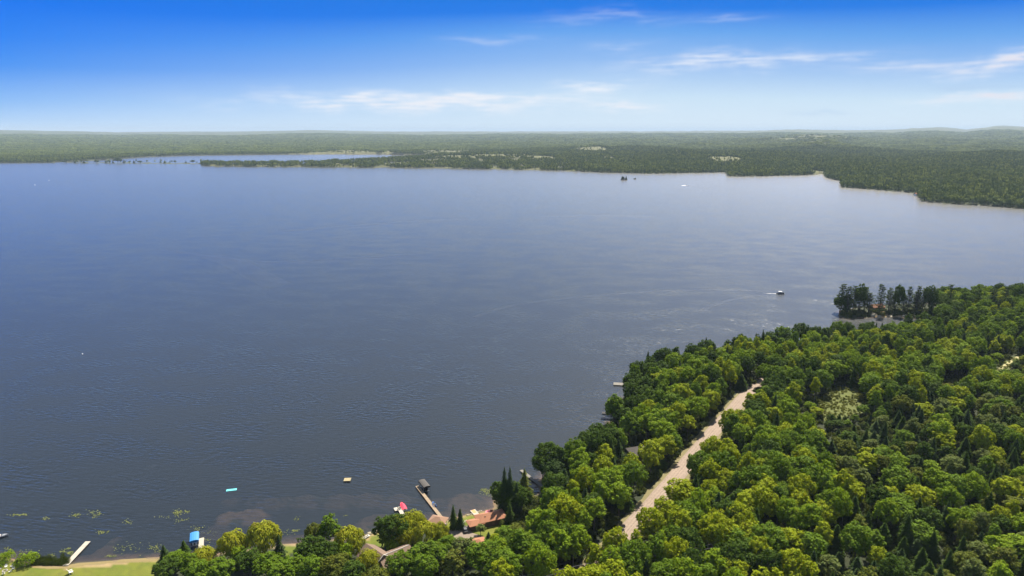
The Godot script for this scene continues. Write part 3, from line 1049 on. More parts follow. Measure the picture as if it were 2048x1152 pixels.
func place_shore_trees() -> void:
	var a := "beside the lawn dock at the beach"
	var b := "in the row by the brown-roofed house"
	var c := "near the terracotta-roofed bungalow"
	var d := "on the small point past the bungalow"
	for q in [["spruce_tree", "dark", 326, 1088, 8, 0.8, a], ["spruce_tree", "deep", 366, 1078, 9, 0.9, a], ["willow_tree", "willow", 404, 1094, 9, 0.78, a], ["maple_tree", "green", 346, 1101, 9, 0.8, a], ["maple_tree", "green", 376, 1106, 10, 0.8, a], ["maple_tree", "deep", 333, 1118, 9, 0.8, a],
		["willow_tree", "willow", 461, 1058, 13, 0.95, a], ["willow_tree", "willow", 525, 1038, 16, 1.1, a], ["spruce_tree", "dark", 556, 1066, 11, 0.9, a], ["maple_tree", "deep", 497, 1098, 11, 0.9, a], ["maple_tree", "green", 436, 1118, 11, 0.95, a], ["maple_tree", "lime", 474, 1092, 9, 0.6, a], ["maple_tree", "green", 395, 1122, 11, 0.9, a], ["oak_tree", "green", 536, 1106, 12, 0.9, a],
		["maple_tree", "green", 585, 1108, 12, 0.85, b], ["maple_tree", "green", 560, 1122, 12, 0.9, a], ["willow_tree", "olive", 627, 1041, 13, 0.72, b], ["ash_tree", "green", 655, 1027, 16, 1.0, b], ["willow_tree", "willow", 697, 1048, 14, 1.0, b], ["oak_tree", "deep", 618, 1072, 14, 0.95, b], ["oak_tree", "deep", 650, 1082, 13, 0.8, b], ["maple_tree", "lime", 690, 1084, 10, 0.62, b],
		["willow_tree", "willow", 735, 1098, 10, 0.72, b], ["maple_tree", "green", 620, 1112, 12, 0.9, b], ["oak_tree", "olive", 668, 1110, 12, 0.85, b], ["maple_tree", "deep", 705, 1122, 11, 0.85, b], ["oak_tree", "olive", 750, 1136, 11, 0.8, b],
		["maple_tree", "green", 772, 1060, 8, 0.62, b], ["oak_tree", "deep", 790, 1027, 14, 0.95, b], ["ash_tree", "deep", 762, 1034, 12, 0.95, b], ["willow_tree", "willow", 800, 1029, 13, 0.8, b], ["willow_tree", "willow", 827, 1019, 13, 0.85, b], ["willow_tree", "willow", 814, 1054, 10, 0.62, b], ["willow_tree", "willow", 851, 1038, 13, 0.92, b], ["willow_tree", "willow", 879, 1042, 12, 0.68, b], ["maple_tree", "lime", 786, 1080, 6, 0.5, b],
		["ash_tree", "green", 836, 1084, 13, 1.15, b], ["ash_tree", "green", 868, 1080, 13, 1.15, b], ["maple_tree", "green", 893, 1068, 10, 0.75, c], ["ash_tree", "grey", 921, 1074, 10, 0.85, c], ["ash_tree", "grey", 938, 1075, 10, 0.75, c], ["ash_tree", "olive", 905, 1098, 12, 1.0, c], ["maple_tree", "green", 800, 1104, 12, 0.85, b], ["maple_tree", "green", 846, 1108, 12, 0.9, b],
		["spruce_tree", "deep", 906, 1007, 11, 0.72, c], ["spruce_tree", "dark", 920, 1014, 9.5, 0.66, c], ["birch_tree", "grey", 961, 1047, 5, 0.6, c], ["spruce_tree", "deep", 1020, 1006, 9, 0.8, c], ["spruce_tree", "deep", 977, 1062, 6, 0.7, c], ["spruce_tree", "dark", 990, 1061, 6, 0.7, c], ["maple_tree", "green", 1010, 1052, 9, 0.8, c], ["ash_tree", "olive", 1030, 1046, 9, 0.8, c],
		["spruce_tree", "dark", 1009, 930, 21, 1.05, d], ["spruce_tree", "dark", 1020, 929, 21, 1.0, d], ["maple_tree", "deep", 1000, 958, 14, 0.85, d], ["maple_tree", "deep", 1032, 962, 13, 0.85, d], ["spruce_tree", "olive", 1049, 934, 15, 1.2, d], ["oak_tree", "deep", 1044, 974, 12, 0.75, d], ["maple_tree", "deep", 1022, 990, 9, 0.6, d], ["spruce_tree", "dark", 1034, 960, 15, 1.0, d], ["maple_tree", "deep", 1003, 975, 11, 0.7, d]]:
		shore_tree(q[0], q[1], q[2], q[3], q[4], q[5], q[6])
	var e := "at the water by the pale walkway"
	for q in [["oak_tree", "deep", 1098, 884, 17, 1.15, e], ["oak_tree", "deep", 1086, 905, 14, 0.8, e], ["maple_tree", "deep", 1122, 892, 16, 1.0, e], ["oak_tree", "dark", 1108, 915, 13, 0.9, e], ["maple_tree", "deep", 1196, 846, 15, 0.9, e], ["maple_tree", "deep", 1222, 850, 16, 0.95, e]]:
		shore_tree(q[0], q[1], q[2], q[3], q[4], q[5], q[6])
	var f := "on the rocky peninsula"
	var i := 0
	for q in [[1688, 566, 26], [1699, 572, 24], [1712, 570, 25], [1725, 568, 25], [1734, 573, 22], [1742, 585, 18], [1766, 567, 27], [1783, 574, 22], [1802, 570, 25], [1793, 584, 18], [1822, 572, 24], [1840, 571, 24], [1851, 576, 22], [1865, 572, 25], [1905, 567, 26], [1836, 584, 19], [1990, 574, 24], [2016, 572, 24], [2042, 572, 23], [1960, 577, 22]  , [1700, 588, 17], [1720, 590, 16], [1810, 590, 16], [1683, 590, 16]]:
		shore_tree("pine_tree" if i % 5 != 3 else "maple_tree", "dark" if i % 5 < 2 else "deep", q[0], q[1] - 3.0, q[2] * 1.05, 0.95 if q[2] > 20 else 1.1, f)
		i += 1
	for q in [["maple_tree", "deep", 1870, 590, 17, 0.9], ["maple_tree", "green", 1935, 580, 19, 1.1], ["spruce_tree", "dark", 1925, 588, 16, 1.0], ["maple_tree", "deep", 1890, 602, 15, 1.0], ["ash_tree", "grey", 1912, 598, 16, 1.1], ["maple_tree", "green", 1955, 586, 17, 1.1], ["spruce_tree", "dark", 1865, 600, 15, 1.1], ["maple_tree", "deep", 1985, 592, 16, 1.1], ["ash_tree", "deep", 1880, 612, 13, 1.0]]:
		shore_tree(q[0], q[1], q[2], q[3], q[4], q[5], f)

func place_wood() -> void:
	var gap := 7.7
	var spots := []
	for j in 76:
		for i in 92:
			var x := -30.0 + (i + 0.5 * (j & 1)) * gap + rng.randf_range(-0.38, 0.38) * gap
			var z := -150.0 - j * gap * 0.9 + rng.randf_range(-0.38, 0.38) * gap
			spots.append(Vector3(x, 0, z))
	spots.sort_custom(func(p, q): return p.z > q.z)
	var count := {}
	for s in spots:
		var p2 := Vector2(s.x, s.z)
		var q := to_px(Vector3(s.x, 8.0, s.z))
		if q.x < 960.0 or q.x > 2125.0 or q.y > 1235.0:
			continue
		var d := shore_distance(s.x, s.z)
		if d < 2.2:
			continue
		if q.x < 1075.0 and q.y < 1062.0:
			continue
		var off := road_distance(p2)
		var right_side := road_side(p2) > 0.0
		if off < ((11.8 if right_side else 7.4) if q.y > 775.0 and q.y < 1078.0 else 4.6):
			continue
		var blocked := false
		for l in clearings:
			if Geometry2D.is_point_in_polygon(p2, l):
				blocked = true
		for l in keep_clear:
			if Geometry2D.is_point_in_polygon(p2, l) or poly_distance(l, p2) < 3.2:
				blocked = true
		if blocked:
			continue
		for e in stands:
			if Vector2(e.x, e.y).distance_to(p2) < e.z * 0.5 + 2.2:
				blocked = true
				break
		if blocked:
			continue
		var mixed := noise.get_noise_2d(s.x * 0.017 + 200.0, s.z * 0.017)
		var young := smoothstep(1560.0, 1700.0, q.x) * smoothstep(770.0, 850.0, q.y) * (0.75 + mixed)
		var evergreen := 0.10 + 0.26 * smoothstep(0.05, 0.4, mixed) + 0.22 * young
		var pick := rng.randf()
		var kind := "maple_tree"
		var tone := "green"
		var h := rng.randf_range(13.5, 19.0)
		var w := rng.randf_range(0.8, 1.14)
		if pick < evergreen:
			kind = ["spruce_tree", "cedar_tree", "spruce_tree"][rng.randi() % 3]
			tone = ["dark", "deep", "dark", "deep"][rng.randi() % 4]
			h = rng.randf_range(10.0, 17.0) - 2.0 * young
			w = rng.randf_range(1.0, 1.4)
		else:
			pick = rng.randf()
			if young > 0.5:
				kind = "ash_tree" if pick < 0.45 else ("birch_tree" if pick < 0.7 else ("maple_tree" if pick < 0.9 else "oak_tree"))
				h = rng.randf_range(10.0, 15.5)
			else:
				kind = "maple_tree" if pick < 0.50 else ("oak_tree" if pick < 0.74 else ("ash_tree" if pick < 0.9 else "birch_tree"))
			var hue := rng.randf() + noise.get_noise_2d(s.x * 0.03, s.z * 0.03 + 500.0) * 0.35 + (0.08 if q.y > 900.0 else 0.0)
			if young > 0.5:
				tone = "deep" if hue < 0.18 else ("grey" if hue < 0.42 else ("olive" if hue < 0.6 else ("green" if hue < 0.8 else ("lime" if hue < 0.93 else "yellow"))))
			else:
				tone = "deep" if hue < 0.16 else ("green" if hue < 0.42 else ("lime" if hue < 0.72 else ("yellow" if hue < 1.02 else "gold")))
				if d < 16.0:
					tone = "deep" if hue < 0.75 else "green"
			if tone == "gold" and rng.randf() < 0.85:
				tone = "yellow"
		# low young growth in front of the openings, so that they show
		for l in openings:
			if Geometry2D.is_point_in_polygon(q, l):
				h *= 0.38
				w *= 0.62
		var hidden := false
		var foot := near_height_d(s.x, s.z, d)
		var crown := to_px(Vector3(s.x, foot + h * 1.05, s.z))
		var base := to_px(Vector3(s.x, foot + h * 0.3, s.z))
		var wide := w * 4.6 * F / Vector3(s.x, H, s.z).length()
		for e in in_sight:
			if base.y > e[3] and crown.y < e[3] - 3.0 and crown.x + wide > e[0] and crown.x - wide < e[2]:
				hidden = true
		if hidden:
			continue
		if s.z < -552.0 and q.x < 1872.0:
			continue
		if q.x < 1066.0:          # the bungalow shows over the trees in front of it
			var ground_y := near_height_d(s.x, s.z, d)
			if to_px(Vector3(s.x, ground_y + h, s.z)).y < 1054.0:
				h = 9.0
				w *= 0.75
				if to_px(Vector3(s.x, ground_y + h, s.z)).y < 1050.0:
					continue
		if count.get(kind, 0) >= 270:
			for other in (["spruce_tree", "cedar_tree"] if tone == "dark" else ["oak_tree", "ash_tree", "maple_tree", "birch_tree"]):
				if count.get(other, 0) < 270:
					kind = other
		count[kind] = count.get(kind, 0) + 1
		var place := "in the wood inland of the road"
		if young > 0.5:
			place = "in the young mixed wood below the clearing"
		elif not right_side:
			place = "at the lake edge of the roadside strip" if d < 16.0 else ("along the lake side of the road" if off < 16.0 else "in the strip between road and lake")
		elif q.y < 720.0:
			place = "in the far wood near the bay"
		elif poly_distance(clearings[0], p2) < 16.0:
			place = "at the edge of the grassy clearing"
		elif poly_distance(clearings[1], p2) < 18.0:
			place = "beside the sandy track in the wood"
		elif off > 60.0 and s.z > -330.0:
			place = "deep in the inland wood"
		elif off < 14.0:
			place = "overhanging the right side of the road"
		tree(kind, tone, Vector3(s.x, near_height_d(s.x, s.z, d), s.z), h, w, place)
	print("wood ", count)

func place_undergrowth() -> void:
	var me := bush(1.6, 2.2, 180, 0.30)
	var buf := PackedFloat32Array()
	var m := leaf_mat("undergrowth_leaves", 1.0, 1.0, 1.0, 0.7)
	for i in 36000:
		var x := rng.randf_range(-70.0, 480.0)
		var z := rng.randf_range(-165.0, -600.0)
		var q := to_px(Vector3(x, 2.0, z))
		if q.x < 330.0 or q.x > 2120.0 or q.y > 1220.0 or (q.x < 1000.0 and q.y < 1120.0):
			continue
		var d := shore_distance(x, z)
		if d < 1.0 or road_distance(Vector2(x, z)) < (6.3 if q.y > 790.0 and q.y < 1095.0 else 2.5):
			continue
		var skip := false
		for l in keep_clear:
			if Geometry2D.is_point_in_polygon(Vector2(x, z), l):
				skip = true
		if skip:
			continue
		var t := rng.randf()
		var open := 0.0
		for l in clearings:
			if Geometry2D.is_point_in_polygon(Vector2(x, z), l):
				open = 1.0
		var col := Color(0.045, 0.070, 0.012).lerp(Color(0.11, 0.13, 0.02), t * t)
		if open > 0.0:
			if rng.randf() < 0.8:
				continue
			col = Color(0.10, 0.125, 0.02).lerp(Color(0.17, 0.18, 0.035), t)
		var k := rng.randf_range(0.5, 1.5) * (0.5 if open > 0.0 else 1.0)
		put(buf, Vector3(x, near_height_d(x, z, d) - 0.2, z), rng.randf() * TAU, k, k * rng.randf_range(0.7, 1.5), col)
	for l in clearings:
		var box := Rect2(l[0], Vector2.ZERO)
		for e in l:
			box = box.expand(e)
		for i in 900:
			var p := box.position + box.size * Vector2(rng.randf(), rng.randf())
			if Geometry2D.is_point_in_polygon(p, l):
				var k := rng.randf_range(0.18, 0.5)
				put(buf, Vector3(p.x, near_height(p.x, p.y) - 0.1, p.y), rng.randf() * TAU, k * 1.3, k * rng.randf_range(0.6, 1.6), Color(0.12, 0.15, 0.02).lerp(Color(0.20, 0.205, 0.05), rng.randf()))
	print("undergrowth ", buf.size() / 16)
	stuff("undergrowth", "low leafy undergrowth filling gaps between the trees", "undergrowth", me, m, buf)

# ------------------------------------------------------------------ buildings
func rect_roof(l: float, w: float, eave: float, rise: float, over: float, hip: float) -> Shape:
	# ridge along x; hip is how far the ridge stops short of each end
	var s := Shape.new()
	var a := l * 0.5 + over
	var b := w * 0.5 + over
	var c := [Vector3(-a, eave, b), Vector3(a, eave, b), Vector3(a, eave, -b), Vector3(-a, eave, -b)]
	var r0 := Vector3(-a + hip, eave + rise, 0)
	var r1 := Vector3(a - hip, eave + rise, 0)
	s.quad(c[0], c[1], r1, r0)
	s.quad(c[2], c[3], r0, r1)
	s.tri(c[3], c[0], r0)
	s.tri(c[1], c[2], r1)
	var lo := Vector3(0, -0.18, 0)
	for i in 4:
		s.quad(c[i], c[(i + 1) % 4], c[(i + 1) % 4] + lo, c[i] + lo)
	s.quad(c[0] + lo, c[1] + lo, c[2] + lo, c[3] + lo)
	return s

func window_on(wall: Node3D, x: float, y: float, z: float, w: float, h: float, across: bool, frame_m: Material) -> void:
	var f := Shape.new()
	var t := 0.09
	var sx := Vector3(1, 0, 0) if not across else Vector3(0, 0, 1)
	var turn := 0.0 if not across else PI * 0.5
	for k in [-1.0, 1.0]:
		f.box(Transform3D(Basis(Vector3.UP, turn), Vector3(x, y, z) + sx * k * (w * 0.5)), Vector3(t, h + t, 0.12))
		f.box(Transform3D(Basis(Vector3.UP, turn), Vector3(x, y + k * h * 0.5, z)), Vector3(w - t - 0.01, t, 0.12))
	var o := part("window", f, frame_m, wall)
	var g := Shape.new()
	g.box(Transform3D(Basis(Vector3.UP, turn), Vector3(x, y, z)), Vector3(w - t, h - t, 0.05))
	part("pane", g, paint("window_glass", lin(0.02, 0.025, 0.03), 0.08), o)

func cottage(called: String, label: String, at: Vector3, turn: float, l: float, w: float, eave: float, rise: float, hip: float, roof_m: Material, wall_m: Material, trim_m: Material, category := "house", group := "") -> Node3D:
	var o := thing(called, label, category, at, turn, group)
	var s := Shape.new()
	s.at(0, eave * 0.5 - 0.4, 0, l, eave + 0.6, w)
	part("wall", s, wall_m, o)
	if hip <= 0.01:
		var g := Shape.new()
		for k in [-1.0, 1.0]:
			g.tri(Vector3(k * l * 0.5, eave - 0.1, w * 0.5), Vector3(k * l * 0.5, eave - 0.1, -w * 0.5), Vector3(k * l * 0.5, eave + rise * 0.9, 0))
		part("gable", g, wall_m, o)
	part("roof", rect_roof(l, w, eave, rise, 0.5, hip + 0.001), roof_m, o)
	var n := maxi(2, int(l / 3.6))
	for i in n:
		var x := lerpf(-l * 0.5 + 1.4, l * 0.5 - 1.4, i / float(n - 1))
		for k in [-1.0, 1.0]:
			if k > 0.0 and i == n / 2:
				continue
			window_on(o, x, eave * 0.55, k * (w * 0.5 + 0.02), 1.2, 1.1, false, trim_m)
	var d := Shape.new()
	d.at(lerpf(-l * 0.5 + 1.4, l * 0.5 - 1.4, (n / 2) / float(n - 1)), 1.05, w * 0.5 + 0.02, 0.95, 2.05, 0.08)
	part("door", d, paint("door_paint", lin(0.12, 0.06, 0.04), 0.5), o)
	return o

func shingle(key: String, r: float, g: float, b: float) -> StandardMaterial3D:
	return grained(key, lin(r, g, b), noise_tex(0.09, Color(0.72, 0.72, 0.72), Color.WHITE, 4, 31), 3.0, 0.95)

func make_buildings() -> void:
	var white := paint("white_trim", lin(0.75, 0.74, 0.71), 0.6)
	var siding := grained("tan_siding", lin(0.30, 0.25, 0.20), noise_tex(0.03, Color(0.85, 0.85, 0.85), Color.WHITE, 3, 2), 2.0)
	var terra := shingle("terracotta_shingles", 0.40, 0.185, 0.105)
	var browngrey := shingle("brown_shingles", 0.22, 0.155, 0.115)
	var grey := shingle("grey_shingles", 0.12, 0.108, 0.10)
	var brick := grained("dark_brick", lin(0.14, 0.085, 0.06), noise_tex(0.09, Color(0.7, 0.7, 0.7), Color.WHITE, 4, 3), 1.5)
	# bungalow: front eave from (959,1044) to (1016,1031)
	var g := 1.6
	var e0 := px(958.5, 1044.5, g + 2.8)
	var e1 := px(1017, 1031, g + 2.8)
	var along := Vector3(e1.x - e0.x, 0, e1.z - e0.z)
	var turn := -atan2(along.z, along.x)
	var back := Vector3(along.z, 0, -along.x).normalized()
	var wid := 7.2
	var mid := (e0 + e1) * 0.5 + back * wid * 0.5
	mid.y = near_height(mid.x, mid.z)
	var b := cottage("bungalow", "long bungalow with terracotta hip roof beside the driveway", mid, turn, along.length() - 1.0, wid - 1.0, 2.8, 1.7, 3.3, terra, brick, white)
	var roof: Node3D = b.get_node("roof")
	for x in [-3.0, 1.2, 4.0]:
		var s := Shape.new()
		s.at(x, 3.95, 1.5 - absf(x) * 0.1, 0.4, 0.5, 0.4)
		part("roof_vent", s, paint("vent_metal", lin(0.12, 0.08, 0.06), 0.6), roof)
	var s2 := Shape.new()
	s2.at(0.6, 4.6, -0.9, 0.9, 1.4, 0.7)
	part("chimney", s2, brick, roof)
	# its lower wing reaches forward on the left
	var wing := rect_roof(6.0, 4.6, 2.5, 0.9, 0.4, 2.0)
	var wn := part("wing_roof", wing, terra, b)
	wn.position = Vector3(-along.length() * 0.5 - 0.8, 0, 1.2)
	wn.rotation.y = 0.0
	var ww := Shape.new()
	ww.at(-along.length() * 0.5 - 0.8, 0.9, 1.2, 5.4, 3.0, 4.0)
	part("wing_wall", ww, brick, b)
	var rail := Shape.new()
	for i in 9:
		var a := lerpf(PI * 0.6, PI * 1.25, i / 8.0)
		var c0 := Vector3(-along.length() * 0.5 - 2.0 + cos(a) * 3.2, 0, -1.2 - sin(a) * 2.6)
		rail.at(c0.x, 0.6, c0.z, 0.12, 1.2, 0.12)
		if i < 8:
			var a2 := lerpf(PI * 0.6, PI * 1.25, (i + 1) / 8.0)
			var c1 := Vector3(-along.length() * 0.5 - 2.0 + cos(a2) * 3.2, 0, -1.2 - sin(a2) * 2.6)
			rail.tube([c0 + Vector3(0, 1.15, 0), c1 + Vector3(0, 1.15, 0)], [0.07, 0.07], 4)
			rail.tube([c0 + Vector3(0, 0.6, 0), c1 + Vector3(0, 0.6, 0)], [0.06, 0.06], 4)
	part("porch_rail", rail, white, b)
	# garage in front of the driveway
	var gp := ground_at(952, 1098)
	cottage("garage", "small garage with terracotta hip roof behind grey-green trees", gp, deg_to_rad(14), 6.8, 6.0, 2.6, 1.5, 2.6, terra, siding, white, "garage")
	var gp2 := ground_at(929, 1106)
	cottage("garden_shed", "little shed with terracotta roof half hidden beside the garage", gp2, deg_to_rad(20), 3.4, 3.0, 2.3, 1.0, 0.0, terra, siding, white, "shed")
	# pavilion at the foot of the long pier
	var pv := ground_at(876, 1051)
	var pav := thing("shore_pavilion", "open shore pavilion with salmon hip roof behind willows", "pavilion", pv, deg_to_rad(-18))
	part("roof", rect_roof(6.4, 5.2, 2.6, 1.5, 0.5, 2.9), shingle("salmon_shingles", 0.33, 0.20, 0.135), pav)
	for k in [[-1, -1], [1, -1], [1, 1], [-1, 1]]:
		var s := Shape.new()
		s.at(k[0] * 3.0, 1.2, k[1] * 2.4, 0.22, 2.9, 0.22)
		part("post", s, white, pav)
	var fl := Shape.new()
	fl.at(0, 0.05, 0, 6.4, 0.3, 5.2)
	part("floor", fl, siding, pav)
	# L-shaped house among the willows
	var la := px(735, 1094, 8.0)
	var lb := px(764, 1113, 8.0)
	var lc := px(808, 1100, 7.0)
	var d1 := Vector3(lb.x - la.x, 0, lb.z - la.z)
	var m1 := (la + lb) * 0.5
	m1.y = near_height(m1.x, m1.z)
	var turn1 := -atan2(d1.z, d1.x)
	var h1 := cottage("lake_house", "brown-roofed house with two gabled wings among willows", m1, turn1, d1.length() + 1.0, 8.0, 4.6, 3.0, 0.0, browngrey, siding, white)
	var d2 := Vector3(lc.x - lb.x, 0, lc.z - lb.z)
	var m2 := lb.lerp(lc, 0.56)
	m2.y = m1.y
	var rel := h1.to_local(m2) if false else Transform3D(Basis(Vector3.UP, turn1), m1).affine_inverse() * m2
	var turn2 := -atan2(d2.z, d2.x) - turn1
	var r2 := part("wing_roof", rect_roof(d2.length() + 3.0, 8.4, 4.3, 2.4, 0.5, 0.001), browngrey, h1)
	r2.position = rel
	r2.rotation.y = turn2
	var w2 := Shape.new()
	w2.at(0, 1.9, 0, d2.length() + 2.0, 4.8, 7.4)
	var wp := part("wing_wall", w2, siding, h1)
	wp.position = rel
	wp.rotation.y = turn2
	var bar := Shape.new()
	var ex := d1.length() * 0.5 + 1.02
	bar.tube([Vector3(ex, 4.55, 4.55), Vector3(ex, 7.68, 0), Vector3(ex, 4.55, -4.55)], [0.14, 0.14, 0.14], 4)
	part("fascia", bar, white, h1)
	var cap := Shape.new()
	cap.tube([Vector3(-d2.length() * 0.5 - 1.6, 6.78, 0), Vector3(d2.length() * 0.5 + 1.6, 6.78, 0)], [0.09, 0.09], 5)
	var cp_ := part("ridge_cap", cap, white, h1)
	cp_.position = rel
	cp_.rotation.y = turn2
	# grey house deep in the strip
	var p3 := ground_at(1277, 915)
	var h3 := cottage("forest_house", "grey hip-roofed house deep in trees between road and lake", p3, deg_to_rad(16), 9.5, 8.0, 3.6, 2.6, 3.8, grey, paint("dark_siding", lin(0.06, 0.05, 0.045), 0.8), white)
	var ch := Shape.new()
	ch.at(-0.8, 5.4, 2.6, 0.5, 2.6, 0.5)
	part("chimney", ch, paint("flue_black", lin(0.02, 0.02, 0.02), 0.6), h3)
	# patio umbrella and deck behind the bungalow
	var up := px(979.5, 1022.0, 4.6)
	var ub := thing("patio_umbrella", "round pink patio umbrella open behind the bungalow roof", "umbrella", Vector3(up.x, near_height(up.x, up.z) + 0.9, up.z))
	var deck := Shape.new()
	deck.at(0, -0.05, 0, 5.0, 0.16, 3.6)
	for k in [[-2.3, -1.6], [2.3, -1.6], [2.3, 1.6], [-2.3, 1.6]]:
		deck.at(k[0], -0.8, k[1], 0.14, 1.5, 0.14)
	var dk0 := thing("patio_deck", "raised wooden deck under the pink patio umbrella", "deck", ub.position, turn)
	part("platform", deck, siding, dk0)
	var us := Shape.new()
	for i in 10:
		var a0 := TAU * i / 10
		var a1 := TAU * (i + 1) / 10
		us.tri(Vector3(0, 3.3, 0), Vector3(cos(a0) * 2.0, 2.5, sin(a0) * 2.0), Vector3(cos(a1) * 2.0, 2.5, sin(a1) * 2.0))
		us.quad(Vector3(cos(a0) * 2.0, 2.5, sin(a0) * 2.0), Vector3(cos(a1) * 2.0, 2.5, sin(a1) * 2.0), Vector3(cos(a1) * 2.0, 2.3, sin(a1) * 2.0), Vector3(cos(a0) * 2.0, 2.3, sin(a0) * 2.0))
	part("canopy", us, paint("pink_cloth", lin(0.75, 0.22, 0.25), 0.85), ub)
	var pole := Shape.new()
	pole.tube([Vector3(0, -0.3, 0), Vector3(0, 3.3, 0)], [0.05, 0.05], 6)
	part("pole", pole, white, ub)
	# cottages on the peninsula and along the far shores
	var pm := px(1754, 630)
	cottage("peninsula_cottage", "reddish-brown cottage half hidden by pines on the peninsula", Vector3(px(1752, 622).x, 1.0, px(1752, 622).z), 0.2, 12.0, 7.0, 3.2, 2.4, 0.0, shingle("rust_shingles", 0.26, 0.12, 0.07), paint("red_siding", lin(0.22, 0.09, 0.05), 0.8), white)
	var far_spots := [[785, 326, "white house with pale roof on the far shore lawns", 16.0], [1640, 346, "cottage in a bright clearing on the far wooded shore", 12.0], [1215, 317, "pale house showing above the trees across the lake", 16.0], [1660, 354, "grey boathouse at the point of the far shore", 12.0], [105, 317, "small white house at the left end of the causeway", 14.0], [1334, 304, "white farmhouse on the wooded rise across the lake", 18.0], [1833, 391, "white boathouse with rusty roof on the far right shore", 10.0], [980, 329, "small pale cottage among far shore gardens", 12.0], [870, 327, "low tan cottage on the grassy far shore", 12.0]]
	for q in far_spots:
		var p := px(q[0], q[1])
		for i in 4:
			p = px(q[0], q[1], far_height(p.x, p.z) if is_far_land(p.x, p.z) else 0.4)
		p.y = maxf(p.y, 0.4)
		cottage("far_cottage", q[2], p, rng.randf_range(-0.5, 0.5), q[3], 8.0, 4.0, 2.8, 0.0, grey if q[0] != 1833 else terra, white, white, "house", "far cottages")

# ------------------------------------------------------------------ docks, lifts, boats
func dock(called: String, label: String, a: Vector3, b: Vector3, width: float, m: Material, category := "dock", high := 0.55) -> Node3D:
	var d := Vector3(b.x - a.x, 0, b.z - a.z)
	var l := d.length()
	var o := thing(called, label, category, Vector3(a.x, 0, a.z), -atan2(d.z, d.x))
	var s := Shape.new()
	var n := maxi(4, int(l / 0.42))
	for i in n:
		var k := rng.randf_range(0.85, 1.08)
		s.col = Color(k, k, k)
		s.at((i + 0.5) * l / n, high + rng.randf_range(-0.008, 0.008), 0, l / n - 0.03, 0.07, width)
	part("deck", s, m, o)
	var f := Shape.new()
	for k in [-1.0, 1.0]:
		f.at(l * 0.5, high - 0.13, k * (width * 0.5 - 0.1), l, 0.17, 0.08)
	part("frame", f, paint("dock_frame", lin(0.16, 0.13, 0.10), 0.8), o)
	var posts := maxi(2, int(l / 4.0) + 1)
	for i in posts:
		for k in [-1.0, 1.0]:
			var p := Shape.new()
			p.tube([Vector3(lerpf(0.3, l - 0.3, i / float(posts - 1)), -1.8, k * (width * 0.5 - 0.2)), Vector3(lerpf(0.3, l - 0.3, i / float(posts - 1)), high - 0.06, k * (width * 0.5 - 0.2))], [0.07, 0.07], 6)
			part("post", p, mats["dock_frame"], o)
	return o

func hull(length: float, beam: float, height: float, m: Material, parent: Node3D, called := "hull") -> void:
	# bow towards +x
	var s := Shape.new()
	var rings := []
	for i in 8:
		var t := i / 7.0
		var x := lerpf(-length * 0.5, length * 0.5, t)
		var w := beam * 0.5 * (1.0 - pow(maxf(0.0, (t - 0.45) / 0.55), 2.2) * 0.97) * (0.92 + 0.08 * minf(1.0, t * 4.0))
		var rise := height * 0.28 * pow(t, 3.0)
		rings.append([Vector3(x, height + rise, -w), Vector3(x, height * 0.35 + rise, -w * 0.86), Vector3(x, -0.15 + rise * 1.1, 0), Vector3(x, height * 0.35 + rise, w * 0.86), Vector3(x, height + rise, w), Vector3(x, height + rise - 0.02, w * 0.8), Vector3(x, height * 0.45 + rise, w * 0.7), Vector3(x, height * 0.45 + rise, -w * 0.7), Vector3(x, height + rise - 0.02, -w * 0.8)])
	s.loft(rings)
	part(called, s, m, parent)

func motor(x: float, y: float, parent: Node3D, m: Material) -> void:
	var s := Shape.new()
	s.at(x, y + 0.35, 0, 0.5, 0.5, 0.36)
	s.at(x - 0.03, y + 0.66, 0, 0.4, 0.14, 0.28)
	s.at(x - 0.05, y - 0.2, 0, 0.2, 0.7, 0.14)
	part("outboard_motor", s, m, parent)

func boat_lift(called: String, label: String, at: Vector3, turn: float, l: float, w: float, m: Material, high := 3.0) -> Node3D:
	var o := thing(called, label, "boat lift", at, turn)
	var s := Shape.new()
	var rings := []
	for i in 2:
		var x := (-0.5 + i) * l
		rings.append([Vector3(x, high - 0.75, -w * 0.5), Vector3(x, high - 0.1, -w * 0.47), Vector3(x, high + 0.15, -w * 0.25), Vector3(x, high + 0.22, 0), Vector3(x, high + 0.15, w * 0.25), Vector3(x, high - 0.1, w * 0.47), Vector3(x, high - 0.75, w * 0.5), Vector3(x, high - 0.1, w * 0.44), Vector3(x, high + 0.1, 0), Vector3(x, high - 0.1, -w * 0.44)])
	s.loft(rings)
	part("canopy", s, m, o)
	for kx in [-0.36, 0.36]:
		for kz in [-1.0, 1.0]:
			var p := Shape.new()
			p.tube([Vector3(kx * l, -2.0, kz * w * 0.45), Vector3(kx * l, high - 0.1, kz * w * 0.45)], [0.07, 0.07], 6)
			part("leg", p, paint("lift_steel", lin(0.35, 0.36, 0.38), 0.4, 0.7), o)
		var c := Shape.new()
		c.at(kx * l, 0.25, 0, 0.12, 0.14, w * 0.86)
		part("cradle_beam", c, mats["lift_steel"], o)
	return o

